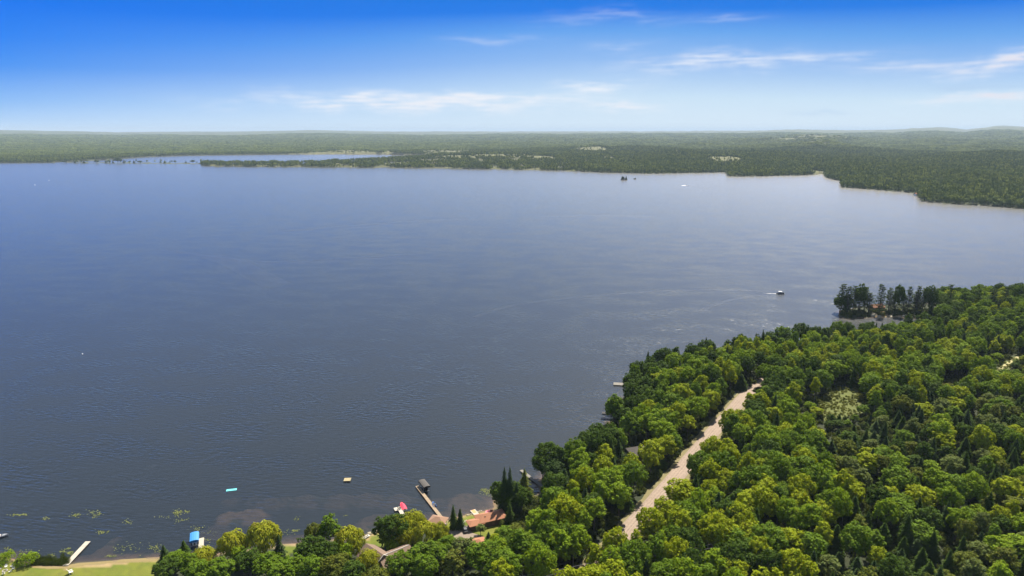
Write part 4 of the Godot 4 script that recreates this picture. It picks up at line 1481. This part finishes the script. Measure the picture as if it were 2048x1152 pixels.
func motorboat(label: String, at: Vector3, turn: float, l: float, m: Material, cover: Material = null, called := "motorboat") -> Node3D:
	var o := thing(called, label, "boat", at, turn)
	hull(l, l * 0.36, 0.75, m, o)
	var dk := Shape.new()
	dk.loft([[Vector3(l * 0.08, 0.80, -l * 0.15), Vector3(l * 0.08, 0.95, 0), Vector3(l * 0.08, 0.80, l * 0.15)], [Vector3(l * 0.40, 0.98, -l * 0.05), Vector3(l * 0.42, 1.02, 0), Vector3(l * 0.40, 0.98, l * 0.05)]])
	part("foredeck", dk, m, o)
	if cover != null:
		var s := Shape.new()
		s.loft([[Vector3(-l * 0.48, 0.78, -l * 0.17), Vector3(-l * 0.46, 0.98, 0), Vector3(-l * 0.48, 0.78, l * 0.17)], [Vector3(-l * 0.1, 0.86, -l * 0.18), Vector3(-l * 0.1, 1.35, 0), Vector3(-l * 0.1, 0.86, l * 0.18)], [Vector3(l * 0.18, 0.90, -l * 0.16), Vector3(l * 0.15, 1.42, 0), Vector3(l * 0.18, 0.90, l * 0.16)], [Vector3(l * 0.42, 1.02, -l * 0.05), Vector3(l * 0.45, 1.12, 0), Vector3(l * 0.42, 1.02, l * 0.05)]])
		part("boat_cover", s, cover, o)
	else:
		var w := Shape.new()
		w.quad(Vector3(l * 0.10, 0.8, -l * 0.14), Vector3(l * 0.10, 0.8, l * 0.14), Vector3(l * 0.03, 1.3, l * 0.12), Vector3(l * 0.03, 1.3, -l * 0.12))
		part("windscreen", w, paint("screen_glass", lin(0.05, 0.06, 0.07), 0.1), o)
		for k in [-1.0, 1.0]:
			var st := Shape.new()
			st.at(-l * 0.06, 0.62, k * l * 0.08, 0.5, 0.3, 0.5)
			st.at(-l * 0.06 - 0.22, 0.9, k * l * 0.08, 0.12, 0.5, 0.5)
			part("seat", st, paint("boat_seat", lin(0.55, 0.53, 0.5), 0.7), o)
	motor(-l * 0.5 - 0.15, 0.5, o, paint("motor_black", lin(0.02, 0.02, 0.022), 0.35))
	return o

func make_docks_and_boats() -> void:
	var pale := grained("pale_dock_boards", lin(0.50, 0.47, 0.40), noise_tex(0.05, Color(0.82, 0.82, 0.82), Color.WHITE, 4, 41), 2.0)
	pale.vertex_color_use_as_albedo = true
	var tan_ := grained("tan_dock_boards", lin(0.36, 0.28, 0.19), noise_tex(0.05, Color(0.75, 0.75, 0.75), Color.WHITE, 4, 42), 2.0)
	tan_.vertex_color_use_as_albedo = true
	var weathered := grained("weathered_boards", lin(0.24, 0.23, 0.205), noise_tex(0.05, Color(0.75, 0.75, 0.75), Color.WHITE, 4, 43), 2.0)
	weathered.vertex_color_use_as_albedo = true
	var white := paint("boat_white", lin(0.78, 0.78, 0.76), 0.35)
	dock("plank_dock", "long pale plank dock reaching from the sandy beach lawn", px(131, 1131, 0.5), px(176, 1083, 0.5), 2.0, pale)
	dock("pier", "long tan wooden pier with a grey boat lift at its end", px(882, 1034, 0.5), px(834, 972, 0.5), 1.5, tan_, "pier")
	dock("swim_dock", "white T-shaped dock behind willows, red-covered boat alongside", px(810, 1038, 0.5), px(800, 1019, 0.5), 1.7, pale)
	var td: Node3D = get_node("swim_dock")
	var tp := Shape.new()
	tp.at(1.2, 0.62, 0, 2.6, 0.08, 4.6)
	var tn := part("end_platform", tp, pale, td)
	tn.position.x = px(810, 1038).distance_to(px(800, 1019)) - 0.4
	for k in [-1.0, 1.0]:
		var c := thing("deck_chair", "small dark deck chair on the white T-shaped dock", "chair", px(797 if k < 0 else 800.5, 1017.5, 0.66), rng.randf() * 6.0, "chairs on the white T-shaped dock")
		var s := Shape.new()
		s.at(0, 0.35, 0, 0.55, 0.07, 0.55)
		part("seat", s, paint("chair_dark", lin(0.03, 0.03, 0.035), 0.6), c)
		var s3 := Shape.new()
		s3.box(Transform3D(Basis(Vector3.RIGHT, -0.25), Vector3(0, 0.7, -0.3)), Vector3(0.55, 0.65, 0.06))
		part("backrest", s3, mats["chair_dark"], c)
		for q in [[-1, -1], [1, -1], [-1, 1], [1, 1]]:
			var lg := Shape.new()
			lg.at(q[0] * 0.24, 0.16, q[1] * 0.24, 0.05, 0.34, 0.05)
			part("leg", lg, mats["chair_dark"], c)
	dock("boat_dock", "short white dock beside the blue-canopied boat lift", px(402, 1096, 0.5), px(403, 1076, 0.5), 1.9, pale)
	dock("bungalow_dock", "short pale dock with a tan mat behind the bungalow", px(953, 1029, 0.5), px(945, 1020, 0.5), 2.4, pale)
	var mat_ := Shape.new()
	mat_.at(2.6, 0.61, 0, 2.6, 0.03, 1.5)
	part("mat", mat_, paint("tan_mat", lin(0.5, 0.28, 0.12), 0.9), get_node("bungalow_dock"))
	dock("walkway_dock", "narrow pale walkway dock along the little inlet", px(1086, 974, 0.6), px(1042, 940, 0.6), 1.6, weathered, "dock", 0.6)
	dock("platform_dock", "square weathered dock platform on the wooded shore", px(1262, 769, 0.6), px(1227, 767, 0.6), 4.6, weathered)
	dock("lift_dock", "small weathered dock in front of the black-topped boat lift", px(1240, 836, 0.6), px(1222, 835, 0.6), 2.2, weathered)
	dock("shore_dock", "tiny weathered dock under shore trees above the platform", px(1276, 744, 0.6), px(1266, 743, 0.6), 2.6, weathered)
	dock("step_dock", "tiny weathered dock under shore trees below the platform", px(1246, 800, 0.6), px(1236, 800, 0.6), 1.8, weathered)
	dock("peninsula_dock", "white dock at the foot of the peninsula rocks", px(1762, 633, 0.6), px(1746, 629, 0.6), 3.0, pale)
	dock("far_dock", "small dock jutting from the far right shore", px(1660, 358, 0.6), px(1648, 357, 0.6), 6.0, pale)
	# lifts
	boat_lift("boat_lift", "boat lift with a grey canopy at the end of the long pier", px(849, 978, 0.0), px_turn(849, 978, 836, 962), 7.0, 3.2, paint("grey_canopy", lin(0.062, 0.058, 0.056), 0.85))
	boat_lift("boat_lift", "boat lift with a bright blue canopy beside the beach", px(390, 1086, 0.0), px_turn(390, 1086, 391, 1060), 6.4, 3.4, paint("blue_canopy", lin(0.03, 0.20, 0.50), 0.6))
	boat_lift("boat_lift", "boat lift with a black canopy on the wooded shore", px(1218, 836, 0.0), px_turn(1218, 836, 1250, 839), 8.0, 3.2, paint("black_canopy", lin(0.022, 0.022, 0.026), 0.8))
	motorboat("dark motorboat hanging in the grey-canopied boat lift", px(849, 978, 0.0) + Vector3(0, 0.4, 0), px_turn(849, 978, 836, 962), 5.4, paint("boat_navy", lin(0.02, 0.022, 0.03), 0.3))
	motorboat("white motorboat hanging in the blue-canopied boat lift", px(390, 1086, 0.0) + Vector3(0, 0.4, 0), px_turn(390, 1086, 391, 1060), 5.2, white)
	motorboat("white motorboat hanging in the black-canopied boat lift", px(1219, 837, 0.0) + Vector3(0, 0.4, 0), px_turn(1218, 836, 1250, 839) + PI, 6.0, white)
	motorboat("white motorboat under a red cover at the T-shaped dock", px(806, 1015, 0.0), px_turn(806, 1015, 800, 1004), 6.4, white, paint("red_cover", lin(0.62, 0.035, 0.08), 0.75))
	motorboat("blue and white runabout tied beside the tan pier", px(868, 1011, 0.0), px_turn(868, 1011, 862, 1000), 4.2, paint("boat_blue", lin(0.03, 0.10, 0.30), 0.3))
	motorboat("white boat moored below the peninsula pines", px(1751, 630, 0.0), 0.1, 6.5, white)
	var fb := motorboat("open aluminium fishing boat cut by the left edge beside the reeds", px(3, 1074, 0.0), 0.35, 5.0, paint("aluminium", lin(0.45, 0.47, 0.50), 0.4, 0.6), null, "fishing_boat")
	# pontoon boat under way
	var pp := px(1561, 588)
	var pb := thing("pontoon_boat", "dark pontoon boat with canopy trailing a white wake", "boat", pp, -0.04)
	for k in [-1.0, 1.0]:
		var s := Shape.new()
		s.tube([Vector3(-3.6, 0.15, k * 0.95), Vector3(3.2, 0.15, k * 0.95), Vector3(3.9, 0.4, k * 0.95)], [0.33, 0.33, 0.1], 8)
		part("pontoon", s, mats["aluminium"], pb)
	var dk := Shape.new()
	dk.at(0, 0.55, 0, 7.2, 0.14, 2.5)
	part("deck", dk, paint("deck_carpet", lin(0.05, 0.055, 0.06), 0.9), pb)
	var fence := Shape.new()
	for k in [-1.0, 1.0]:
		fence.at(0.2, 0.98, k * 1.2, 6.4, 0.72, 0.05)
		fence.at(3.4 if k > 0 else -3.0, 0.98, 0, 0.05, 0.72, 2.35)
	part("railing_panels", fence, paint("pontoon_panel", lin(0.015, 0.025, 0.05), 0.35), pb)
	var seats := Shape.new()
	seats.at(2.3, 0.9, -0.75, 1.8, 0.5, 0.7)
	seats.at(2.3, 0.9, 0.75, 1.8, 0.5, 0.7)
	seats.at(-2.2, 0.95, 0, 0.8, 0.6, 2.0)
	part("seats", seats, paint("seat_grey", lin(0.08, 0.08, 0.09), 0.7), pb)
	var cn := Shape.new()
	cn.at(-0.5, 2.7, 0, 3.6, 0.1, 2.5)
	part("canopy", cn, paint("canopy_light", lin(0.5, 0.52, 0.55), 0.7), pb)
	for kx in [-2.1, 1.1]:
		for kz in [-1.1, 1.1]:
			var s := Shape.new()
			s.tube([Vector3(kx, 0.7, kz), Vector3(kx, 2.7, kz)], [0.05, 0.05], 5)
			part("canopy_pole", s, mats["lift_steel"], pb)
	motor(-3.9, 0.5, pb, mats["motor_black"])
	var foam := paint("foam", lin(0.85, 0.87, 0.88), 0.8)
	wake("wake_foam", "short white wake foam behind the pontoon boat", px(1552, 587.5), px(1524, 586.3), 0.7, foam)
	var sp_ := px(1373, 371)
	var sb := motorboat("tiny white speedboat racing on the far side of the lake", sp_, 0.0, 8.0, white, null, "speedboat")
	wake("wake_foam", "white spray streak behind the far speedboat", px(1371, 371), px(1363, 371.2), 3.2, foam)
	# long swells left by boats
	swell([[1545, 584], [1480, 580.5], [1400, 580], [1300, 583.5], [1200, 590], [1100, 600], [1010, 614], [950, 634]], 3.0, 0.22)
	swell([[1530, 590], [1480, 596], [1440, 606], [1400, 622]], 2.6, 0.18)
	swell([[560, 462], [700, 452], [830, 443], [940, 437]], 8.0, 0.4)
	swell([[330, 500], [500, 522], [620, 520], [820, 508]], 5.0, 0.3)
	swell([[1080, 434], [1200, 431], [1310, 433]], 9.0, 0.4)
	swell([[420, 512], [470, 527], [510, 548], [560, 573]], 16.0, 0.35)

func px_turn(u0: float, v0: float, u1: float, v1: float) -> float:
	var d := px(u1, v1) - px(u0, v0)
	return -atan2(d.z, d.x)

func wake(called: String, label: String, a: Vector3, b: Vector3, w: float, m: Material) -> void:
	var s := Shape.new()
	var n := 70
	var d := (b - a)
	var side_ := Vector3(-d.z, 0, d.x).normalized()
	for i in n:
		var t := i / float(n)
		var p := a + d * t + side_ * rng.randf_range(-1.0, 1.0) * w * (0.4 + t * 0.9)
		var r := w * rng.randf_range(0.25, 0.6) * (1.1 - t)
		var top := p + Vector3(0, r * 0.4 + 0.06, 0)
		for k in 6:
			var a0 := TAU * k / 6
			var a1 := TAU * (k + 1) / 6
			s.tri(top, p + Vector3(cos(a0) * r * 1.6, 0.01, sin(a0) * r), p + Vector3(cos(a1) * r * 1.6, 0.01, sin(a1) * r))
	var o := part(numbered(called), s, m, self)
	o.set_meta("label", label)
	o.set_meta("category", "wake")
	o.set_meta("kind", "stuff")

func swell(list: Array, w: float, h: float) -> void:
	var curve := Curve3D.new()
	for i in list.size():
		var p := px(list[i][0], list[i][1])
		var t := (px(list[mini(i + 1, list.size() - 1)][0], list[mini(i + 1, list.size() - 1)][1]) - px(list[maxi(i - 1, 0)][0], list[maxi(i - 1, 0)][1])) * 0.17
		curve.add_point(p, -t, t)
	var n := 90
	var v := PackedVector3Array()
	var uv := PackedVector2Array()
	var total := curve.get_baked_length()
	for i in n + 1:
		var p := curve.sample_baked(total * i / n)
		var q := curve.sample_baked(minf(total, total * i / n + 1.0)) - curve.sample_baked(maxf(0.0, total * i / n - 1.0))
		var side_ := Vector3(-q.z, 0, q.x).normalized()
		var fade := sin(PI * clampf(i / float(n), 0.02, 0.98))
		for k in 13:
			var t := k / 12.0 * 2.0 - 1.0
			var e := p + side_ * t * w
			v.append(Vector3(e.x, 0.012 + 0.5 * h * fade * (0.5 + 0.5 * cos(PI * t)) * (0.5 + 0.5 * cos(t * 9.0)), e.z))
			uv.append(Vector2(e.x, e.z) / 430.0)
	structure("swell", grid_mesh(13, n + 1, v, PackedColorArray(), uv), mats["raised_water"])

# ------------------------------------------------------------------ small things
func make_small_things() -> void:
	var white := paint("white_plastic", lin(0.78, 0.77, 0.74), 0.5)
	# car on the driveway
	var cp0 := ground_at(930, 1062)
	var car := thing("parked_car", "dark grey hatchback parked on the bungalow driveway", "car", cp0 + Vector3(0, 0.06, 0), px_turn(930, 1062, 926, 1053) )
	var body := Shape.new()
	var rings := []
	for q in [[-2.2, 0.45, 0.95, 0.72], [-2.1, 0.35, 1.05, 0.84], [-1.2, 0.3, 1.0, 0.9], [0.8, 0.3, 0.98, 0.9], [1.8, 0.32, 0.86, 0.86], [2.2, 0.42, 0.7, 0.68]]:
		rings.append([Vector3(q[0], q[1], -q[3]), Vector3(q[0], q[2] - 0.12, -q[3]), Vector3(q[0], q[2], -q[3] * 0.88), Vector3(q[0], q[2], q[3] * 0.88), Vector3(q[0], q[2] - 0.12, q[3]), Vector3(q[0], q[1], q[3])])
	body.loft(rings)
	var car_paint := paint("car_paint", lin(0.045, 0.047, 0.055), 0.25)
	car_paint.clearcoat_enabled = true
	part("body", body, car_paint, car)
	var cab := Shape.new()
	cab.loft([[Vector3(-1.95, 1.0, -0.78), Vector3(-1.95, 1.0, 0.78)], [Vector3(-1.45, 1.48, -0.62), Vector3(-1.45, 1.48, 0.62)], [Vector3(0.1, 1.5, -0.62), Vector3(0.1, 1.5, 0.62)], [Vector3(0.95, 0.98, -0.76), Vector3(0.95, 0.98, 0.76)]], false)
	for k in [-1.0, 1.0]:
		cab.quad(Vector3(-1.95, 1.0, k * 0.78), Vector3(-1.45, 1.48, k * 0.62), Vector3(0.1, 1.5, k * 0.62), Vector3(0.95, 0.98, k * 0.76))
	part("windows", cab, paint("car_glass", lin(0.015, 0.017, 0.02), 0.06), car)
	var rf := Shape.new()
	rf.box(Transform3D(Basis(), Vector3(-0.68, 1.51, 0)), Vector3(1.5, 0.04, 1.22))
	part("roof", rf, car_paint, car)
	for x in [-1.35, 1.4]:
		for k in [-1.0, 1.0]:
			var wh := Shape.new()
			wh.tube([Vector3(x, 0.32, k * 0.72), Vector3(x, 0.32, k * 0.92)], [0.32, 0.32], 12)
			var wo := part("wheel", wh, paint("tyre", lin(0.015, 0.015, 0.015), 0.9), car)
			var rm := Shape.new()
			rm.tube([Vector3(x, 0.32, k * 0.91), Vector3(x, 0.32, k * 0.935)], [0.19, 0.17], 10)
			part("rim", rm, paint("alloy", lin(0.4, 0.4, 0.42), 0.35, 0.8), wo)
	for k in [-1.0, 1.0]:
		var hl := Shape.new()
		hl.at(2.12, 0.66, k * 0.55, 0.1, 0.14, 0.3)
		part("headlight", hl, paint("lamp_glass", lin(0.6, 0.62, 0.65), 0.1), car)
	# float and raft
	var fm := thing("floating_mat", "turquoise floating mat lying alone on the open water", "float", px(463, 980), 0.25)
	var s := Shape.new()
	for i in 5:
		s.at(-1.8 + i * 0.9, 0.06 + 0.01 * (i % 2), 0, 0.86, 0.12, 1.8)
	part("pad", s, paint("turquoise_foam", lin(0.10, 0.46, 0.52), 0.7), fm)
	var cdg := Shape.new()
	cdg.tube([Vector3(2.2, 0.13, -0.4), Vector3(2.36, 0.13, 0.0), Vector3(2.2, 0.13, 0.4)], [0.03, 0.03, 0.03], 5)
	part("handle", cdg, paint("rope", lin(0.5, 0.5, 0.45), 0.9), fm)
	var rf2 := thing("swim_raft", "square wooden swim raft floating off the docks", "raft", px(695, 961), 0.06)
	var rs := Shape.new()
	for i in 10:
		rs.col = Color.WHITE * rng.randf_range(0.85, 1.05)
		rs.at(-1.45 + i * 0.32, 0.55, 0, 0.29, 0.07, 2.9)
	var rb := grained("raft_boards", lin(0.42, 0.36, 0.2), noise_tex(0.05, Color(0.8, 0.8, 0.8), Color.WHITE, 3, 44), 2.0)
	rb.vertex_color_use_as_albedo = true
	part("deck", rs, rb, rf2)
	for k in [-1.0, 1.0]:
		var fl := Shape.new()
		fl.tube([Vector3(-1.5, 0.22, k * 1.05), Vector3(1.5, 0.22, k * 1.05)], [0.32, 0.32], 8)
		part("barrel_float", fl, paint("barrel", lin(0.03, 0.035, 0.05), 0.5), rf2)
	var ld := Shape.new()
	for k in [-0.2, 0.2]:
		ld.tube([Vector3(1.62, -0.5, k), Vector3(1.62, 1.1, k)], [0.03, 0.03], 5)
	for i in 3:
		ld.at(1.62, -0.2 + 0.35 * i, 0, 0.05, 0.04, 0.4)
	part("ladder", ld, mats["lift_steel"], rf2)
	# buoys
	for q in [[165, 708, "lone white buoy in the middle of the open lake", 0.35], [70, 370, "tiny white marker buoy off the causeway", 1.0], [98, 361, "tiny white marker buoy nearest the causeway", 1.0]]:
		var b := thing("mooring_buoy", q[2], "buoy", px(q[0], q[1]), 0.0, "white buoys on the lake")
		var bs := Shape.new()
		var r: float = q[3]
		var br := []
		for i in 7:
			var a := PI * i / 6.0
			var ring := []
			for k in 10:
				ring.append(Vector3(cos(TAU * k / 10) * sin(a) * r, cos(a) * r + r * 0.35, sin(TAU * k / 10) * sin(a) * r))
			br.append(ring)
		bs.loft(br, false)
		part("float", bs, white, b)
		var rod := Shape.new()
		rod.tube([Vector3(0, r * 1.2, 0), Vector3(0, r * 1.9, 0)], [r * 0.1, r * 0.1], 5)
		part("eye_rod", rod, mats["lift_steel"], b)
	# white lawn chairs in a ring
	var ring_c := ground_at(10, 1142)
	for i in 8:
		var a := TAU * i / 8 + 0.3
		var p := ring_c + Vector3(cos(a) * 2.6, 0, sin(a) * 2.6)
		p.y = near_height(p.x, p.z)
		lawn_chair("white lawn chair in the ring on the green lawn", p, -a - PI * 0.5, "white chairs in a ring on the lawn", white)
	var fp := thing("fire_pit", "low stone fire pit ringed by white lawn chairs", "fire pit", ring_c)
	for i in 12:
		var st := Shape.new()
		var a := TAU * i / 12
		st.box(Transform3D(Basis(Vector3.UP, -a), Vector3(cos(a) * 0.75, 0.12, sin(a) * 0.75)), Vector3(0.28, 0.3, 0.36))
		part("stone", st, paint("pit_stone", lin(0.33, 0.31, 0.29), 0.9), fp)
	var one := ground_at(142, 1147)
	lawn_chair("lone white lawn chair set apart on the grass near the plank dock", one, 2.4, "", white, 1.9)
	var bc := ground_at(733, 1078)
	for i in 4:
		var p := ground_at(727 + i * 3.5, 1080 - i * 2.2)
		lawn_chair("white lounge chair on the small sand beach beside the brown-roofed house", p, 2.6, "white chairs on the small beach", white, 1.2)
	# boulders along the little beach and rocks of the peninsula
	for i in 14:
		rock(ground_at(738 + i * 3.4, 1068.5 - i * 0.95), rng.randf_range(0.5, 1.0), "pale boulder in the row edging the small sand beach", "boulders edging the small beach", Vector3(0.5, 0.45, 0.33))
	for i in 9:
		rock(ground_at(935 + i * 3.4, 1031.0 - i * 1.05), rng.randf_range(0.35, 0.6), "pale stone in the shore edging beside the bungalow lawn", "stones edging the bungalow shore", Vector3(0.5, 0.46, 0.38))
	for i in 26:
		rock(ground_at(1744 + rng.randf() * 104.0, 629.0 + rng.randf() * 7.0), rng.randf_range(0.9, 2.2), "tan rock on the sunny peninsula shore", "rocks on the peninsula shore", Vector3(0.50, 0.34, 0.2))
	# islets with a few trees
	for q in [[1247, 360, 17.0, 7, "low rocky islet crowned with dark conifers", "tall conifer on the larger islet"], [1270, 358.5, 8.0, 3, "tiny bare islet with a bush beside the larger islet", "low dark conifer on the tiny islet"]]:
		var c := px(q[0], q[1])
		rock(Vector3(c.x, 0.0, c.z), q[2] * 0.62, q[4], "", Vector3(0.12, 0.11, 0.09), "islet", 0.22)
		for i in q[3]:
			var e := Vector3(rng.randf_range(-0.5, 0.5), 0, rng.randf_range(-0.3, 0.3)) * float(q[2])
			tree_plain("spruce_tree", "dark", Vector3(c.x, 0.8, c.z) + e, rng.randf_range(0.45, 0.85) * float(q[2]), 0.9 * float(q[2]) / 12.0, q[5])
	# causeway trees
	for i in 13:
		var u: float = [128, 150, 168, 194, 212, 226, 236, 248, 268, 280, 330, 372, 386][i]
		var p := px(u, 326.3, 1.0)
		tree_plain("spruce_tree" if i % 3 else "oak_tree", "dark", p, rng.randf_range(10.0, 17.0) if i != 6 else 26.0, 2.0 if i != 6 else 3.0, "standing alone on the far causeway")
	# shrubs and reeds along the lawn
	var bm := bush(2.2, 2.6, 1100, 0.15)
	for q in [[12, 1122, 1.6, "round bright green shrub at the lake edge by the fishing boat"], [58, 1127, 2.0, "large round green shrub at the lawn's waterline"], [36, 1130, 1.0, "low dark shrub beside the large round shrub"], [2, 1135, 0.8, "small dark shrub at the lawn's left edge"]]:
		var p := ground_at(q[0], q[1])
		var o := thing("shrub", q[3], "shrub", p, rng.randf() * 6.0)
		o.scale = Vector3.ONE * float(q[2])
		part_mesh("foliage", bm, mats["leaves_" + ("lime" if q[2] > 1.5 else "green")], o)
	var reed := Shape.new()
	for i in 60:
		var p := Vector3(rng.randf_range(-0.8, 0.8), 0, rng.randf_range(-0.8, 0.8))
		reed.col = Color.WHITE * rng.randf_range(0.7, 1.2)
		reed.tri(p + Vector3(-0.05, -0.3, 0), p + Vector3(0.05, -0.3, 0.02), p + Vector3(rng.randf_range(-0.3, 0.3), rng.randf_range(0.9, 1.7), rng.randf_range(-0.3, 0.3)))
	var rbuf := PackedFloat32Array()
	for i in 300:
		var u := rng.randf_range(66.0, 138.0)
		var p := px(u, 1131.0 - absf(rng.randfn()) * 6.0)
		put(rbuf, p, rng.randf() * 6.0, 0.9, rng.randf_range(0.7, 1.1), Color(0.06, 0.085, 0.014) * rng.randf_range(0.6, 1.5))
	stuff("reeds", "dark green reeds in the shallows left of the plank dock", "reeds", reed.mesh(), mats["undergrowth_leaves"], rbuf)
	# lily pads
	var pad := Shape.new()
	for k in 8:
		if k != 3:
			pad.tri(Vector3.ZERO, Vector3(cos(TAU * k / 8) * 0.5, 0.0, sin(TAU * k / 8) * 0.5), Vector3(cos(TAU * (k + 1) / 8) * 0.5, 0.01, sin(TAU * (k + 1) / 8) * 0.5))
	var pbuf := PackedFloat32Array()
	for q in [[30, 1030, 12, 2, 40], [48, 1029, 10, 2, 40], [92, 1037, 8, 3, 26], [152, 1030, 10, 4, 50], [192, 1028, 12, 6, 70], [205, 1064, 12, 4, 42], [258, 1044, 14, 5, 30], [355, 1025, 9, 5, 90], [373, 1023, 5, 3, 26], [362, 1040, 16, 6, 30], [395, 1057, 14, 6, 36], [330, 1034, 16, 3, 14], [128, 1102, 8, 4, 30], [140, 1106, 7, 3, 46], [138, 1097, 4, 1.5, 16], [104, 1110, 6, 3, 20], [50, 1102, 22, 4, 26], [15, 1098, 10, 3, 16], [222, 1112, 12, 2, 26], [260, 1097, 30, 10, 36], [313, 1096, 14, 6, 60], [590, 1061, 8, 2, 40], [575, 1065, 22, 6, 26], [594, 1038, 6, 5, 16], [980, 985, 14, 7, 130], [968, 981, 7, 4, 40], [415, 1080, 8, 4, 10], [690, 1031, 8, 2, 8], [245, 1095, 16, 5, 14], [420, 1065, 14, 5, 12]]:
		for i in q[4]:
			var p := px(q[0] + rng.randfn() * q[2] * 0.55, q[1] + rng.randfn() * q[3] * 0.55)
			put(pbuf, p + Vector3(0, 0.025 + rng.randf() * 0.03, 0), rng.randf() * 6.0, rng.randf_range(0.22, 0.62), 1.0, Color(0.075, 0.092, 0.02).lerp(Color(0.15, 0.17, 0.06), rng.randf()))
	var pm := leaf_mat("lily_pads", 1.0, 1.0, 1.0, 0.2)
	pm.roughness = 0.4
	stuff("lily_pads", "scattered yellow-green lily pads floating near the shore", "lily pads", pad.mesh(), pm, pbuf)
	# power line over the trees at the bottom
	var poles := []
	for q in [[905, 1188], [1170, 1148], [1420, 1106]]:
		var p := ground_at(q[0], q[1] + 40.0)
		var o := thing("utility_pole", "wooden utility pole hidden among trees carrying two wires", "pole", p, 0.2, "utility poles of the power line")
		var sh := Shape.new()
		sh.tube([Vector3(0, -0.5, 0), Vector3(0, 11.5, 0)], [0.16, 0.11], 8)
		part("shaft", sh, mats["bark"], o)
		var ca := Shape.new()
		ca.at(0, 11.0, 0, 0.12, 0.14, 2.2)
		part("crossarm", ca, mats["bark"], o)
		poles.append(p)
	for k in [-1.0, 1.0]:
		var w := thing("power_line", "thin %s wire strung between the utility poles" % ("far" if k < 0 else "near"), "wire", Vector3.ZERO, 0.0, "wires of the power line")
		for i in 2:
			var pts := []
			var rad := []
			for t in 17:
				var f := t / 16.0
				var a: Vector3 = poles[i]
				var b: Vector3 = poles[i + 1]
				pts.append(a.lerp(b, f) + Vector3(0, 11.1 - 1.2 * 4.0 * f * (1.0 - f), k * 1.0))
				rad.append(0.035)
			var sw := Shape.new()
			sw.tube(pts, rad, 4)
			part("span", sw, paint("wire", lin(0.30, 0.30, 0.32), 0.4), w)

func tree_plain(kind: String, tone: String, p: Vector3, height: float, width: float, place: String) -> void:
	tree(kind, tone, p, height, width, place)

func lawn_chair(label: String, p: Vector3, turn: float, group: String, m: Material, size := 1.0) -> void:
	var o := thing("lawn_chair", label, "chair", p, turn, group)
	o.scale = Vector3.ONE * size
	var s := Shape.new()
	s.box(Transform3D(Basis(Vector3.RIGHT, 0.12), Vector3(0, 0.38, 0)), Vector3(0.6, 0.05, 0.6))
	part("seat", s, m, o)
	var b := Shape.new()
	b.box(Transform3D(Basis(Vector3.RIGHT, -0.35), Vector3(0, 0.72, -0.4)), Vector3(0.6, 0.8, 0.05))
	part("backrest", b, m, o)
	for k in [-1.0, 1.0]:
		var a := Shape.new()
		a.at(k * 0.36, 0.6, 0, 0.12, 0.04, 0.75)
		part("armrest", a, m, o)
		for z in [-0.3, 0.3]:
			var l := Shape.new()
			l.at(k * 0.33, 0.27, z, 0.06, 0.6, 0.08)
			part("leg", l, m, o)

func rock(p: Vector3, r: float, label: String, group: String, c: Vector3, category := "rock", flat := 0.7) -> void:
	var s := Shape.new()
	var rings := []
	var off := rng.randf() * 100.0
	for i in 6:
		var a := PI * (i + 0.01) / 5.02
		var ring := []
		for k in 9:
			var d := Vector3(cos(TAU * k / 9) * sin(a), cos(a) * flat, sin(TAU * k / 9) * sin(a))
			ring.append(d * r * (1.0 + 0.45 * noise.get_noise_3d(d.x * 1.3 + off, d.y * 1.3, d.z * 1.3)))
		rings.append(ring)
	s.loft(rings, false)
	var me := s.mesh()
	var o := MeshInstance3D.new()
	o.mesh = me
	o.material_override = grained("rock_%d" % int(c.x * 1000.0), lin(c.x, c.y, c.z), noise_tex(0.06, Color(0.6, 0.6, 0.6), Color.WHITE, 5, 51), 3.0, 0.95)
	o.name = numbered("islet" if category == "islet" else "boulder")
	add_child(o)
	o.position = p + Vector3(0, r * flat * 0.25, 0)
	o.set_meta("label", label)
	o.set_meta("category", category)
	if group:
		o.set_meta("group", group)
